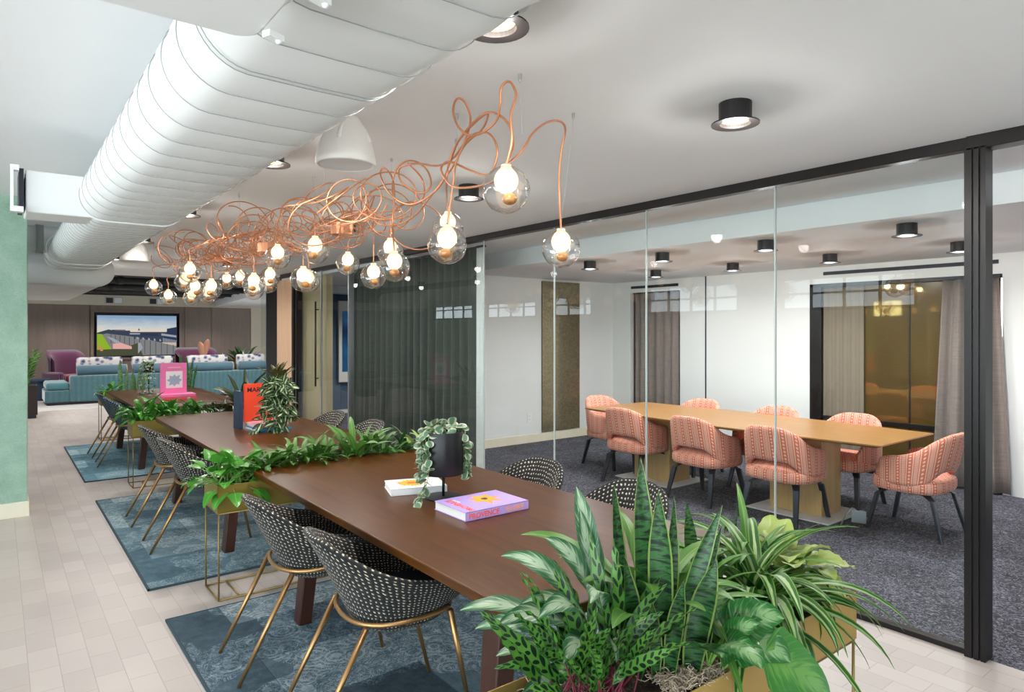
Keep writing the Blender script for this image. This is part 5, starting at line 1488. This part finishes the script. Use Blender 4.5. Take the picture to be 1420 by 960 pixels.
for k in range(5, len(GP)):
    s0 = gt[k]; zc = min(2.38 + .01 * max(0, s0.y - 4), s0.z + .26)
    L_ = loops(s0, rnd.uniform(-.15, .15), rnd.uniform(1.6, 2.7), rnd.uniform(.09, .17), zc, rnd.uniform(-.5, .5), 100 + k)
    up = [s0, s0 + Vector((0, 0, .06)), s0.lerp(Vector((s0.x, s0.y, L_[0].z)), .7)]
    if L_[0].z < s0.z + .08: up = up[:2]
    cable(up + L_, .004, n=4)
for k in range(24):
    y = 3.5 + 3.4 * (k / 23) + rnd.uniform(-.15, .15)
    st_ = Vector((rnd.uniform(1.45, 1.95), y, 0))
    cable(loops(st_, 0, rnd.uniform(2.2, 3.4), rnd.uniform(.11, .19), rnd.uniform(2.26, 2.40), rnd.uniform(-.6, .6), 300 + k), .004, n=4)
for h in hubs:
    r_ = MB().lathe([(0, -.05), (.07, -.05), (.07, .02), (0, .02)], (h.x, h.y, h.z), 20)
    link('hub', r_, M['copper'], chd)
# ceiling anchors with their steel wires and clips
for k, (x, y) in enumerate(((1.54, 1.93), (2.0, 2.13), (1.81, 2.78), (1.60, 2.45), (1.73, 3.31), (1.55, 3.99), (1.47, 3.63), (1.33, 4.79), (1.9, 4.5), (1.7, 5.4), (1.45, 6.0), (1.8, 6.6), (1.35, 7.4), (1.33, 7.95))):
    b = MB().lathe([(0, 0), (.007, 0), (.007, -.022), (.003, -.03), (0, -.03)], (x, y, CZ), 10)
    a = link('anchor', b, M['steel'], chd, smooth=False)
    tgt = min(gt, key=lambda g_: (g_.x - x) ** 2 + (g_.y - y) ** 2)
    link('wire', MB().tube([(x, y, CZ - .03), (tgt.x + .01, tgt.y + .01, tgt.z + .02)] if k in (1, 12, 13) else [(x, y, CZ - .03), (x + .01, y, 2.34)], .0006, 4), M['ductring'], a)
# ================================================================== LIGHT, SKY, CAMERA
w = bpy.data.worlds.new('sky'); SC.world = w; w.use_nodes = True
bg = w.node_tree.nodes['Background']; bg.inputs[1].default_value = WORLD
_tc = w.node_tree.nodes.new('ShaderNodeTexCoord'); _sx = w.node_tree.nodes.new('ShaderNodeSeparateXYZ'); _rp = w.node_tree.nodes.new('ShaderNodeValToRGB')
_mr = w.node_tree.nodes.new('ShaderNodeMapRange'); _mr.inputs[1].default_value = -1; _mr.inputs[2].default_value = 1
w.node_tree.links.new(_tc.outputs['Generated'], _sx.inputs[0]); w.node_tree.links.new(_sx.outputs[2], _mr.inputs[0]); w.node_tree.links.new(_mr.outputs[0], _rp.inputs[0]); w.node_tree.links.new(_rp.outputs[0], bg.inputs[0])
_e = _rp.color_ramp.elements   # lower half brightened to lift the ceilings, soft sky above
_e[0].position = .45; _e[0].color = (.92, .99, 1.0, 1); _e[1].position = .55; _e[1].color = (.50, .62, .68, 1)
def portal(loc, rot, sx, sy):
    l = bpy.data.lights.new('window_portal', 'AREA'); l.shape = 'RECTANGLE'; l.size = sx; l.size_y = sy
    l.cycles.is_portal = True
    o = bpy.data.objects.new('window_portal', l); COL.objects.link(o); o.location = loc; o.rotation_euler = rot
for p, q, z0, z1 in WL: portal((-4.62, (p + q) / 2, (z0 + z1) / 2), (0, R(-90), 0), z1 - z0, q - p)
for p, q, z0, z1 in WB: portal(((p + q) / 2, -3.62, (z0 + z1) / 2), (R(90), 0, 0), q - p, z1 - z0)
def lamp(name, loc, energy, radius, color=(1, .96, .92), spot=None):
    l = bpy.data.lights.new(name, 'SPOT' if spot else 'POINT'); l.energy = energy; l.color = color; l.shadow_soft_size = radius
    if spot: l.spot_size = R(spot); l.spot_blend = .6
    o = bpy.data.objects.new(name, l); COL.objects.link(o); o.location = loc
    return o
for k, (x, y, z) in enumerate(LAMPS):
    if z > 2.5:
        dim = .3 if x < 1.2 and 7 < y < 8 else 1
        lamp('ceiling_lamp_light', (x, y, z - .095), LAMP_W * dim, .05, spot=172); lamp('ceiling_fill', (x, y, z - .11), 7 * dim, .045)  # second light is a point fill added to brighten the ceiling
    else: lamp('ceiling_lamp_light', (x, y, z - .095), LAMP_C, .05, (.96, .98, 1), spot=174); lamp('ceiling_fill', (x, y, z - .10), 8, .045, (.97, .98, 1))  # same added fill, here for the meeting room ceiling
for x, y in ((.2, 14.5), (2.5, 14.3), (.2, 17), (2.8, 16.6), (1.4, 19.3), (4.6, 19.2), (4.8, 16.5)):
    lamp('lounge_fill', (x, y, 2.28 if x > 4.5 else 2.4), LOUNGE_W, .06, spot=150)  # added fill for the deep end of the room, no fixtures modelled
for x, y in ((5.2, 9.2), (6.2, 10.8)):
    lamp('blue_room_fill', (x, y, 2.4), 90, .06, spot=150)  # fill added so the blue room does not go black
for x, y in ((4.35, 1.0), (4.35, 3.0), (4.35, 5.5)):
    lamp('meeting_strip_fill', (x, y, 2.53), 10, .03, spot=150)  # fill added under the ceiling strip to brighten walls and ceiling

cam = bpy.data.cameras.new('camera'); co = bpy.data.objects.new('camera', cam); COL.objects.link(co)
co.location = (0, 0, H); co.rotation_euler = (R(90), 0, -TH)
cam.sensor_width = 36; cam.lens = 36 * F / 1420; cam.sensor_fit = 'HORIZONTAL'
cam.shift_y = -(480 - HY) / 1420 * -1 * -1
cam.clip_start = .05; cam.clip_end = 100
SC.camera = co
vs = SC.view_settings; vs.view_transform = 'Standard'; vs.look = 'None'; vs.gamma = 1; vs.use_curve_mapping = False
vs.exposure = EXPO
cy = SC.cycles
cy.max_bounces = 9; cy.diffuse_bounces = 5; cy.glossy_bounces = 4; cy.transmission_bounces = 6; cy.transparent_max_bounces = 24
cy.caustics_reflective = False; cy.caustics_refractive = False; cy.sample_clamp_indirect = 3; cy.sample_clamp_direct = 12
cy.use_denoising = True
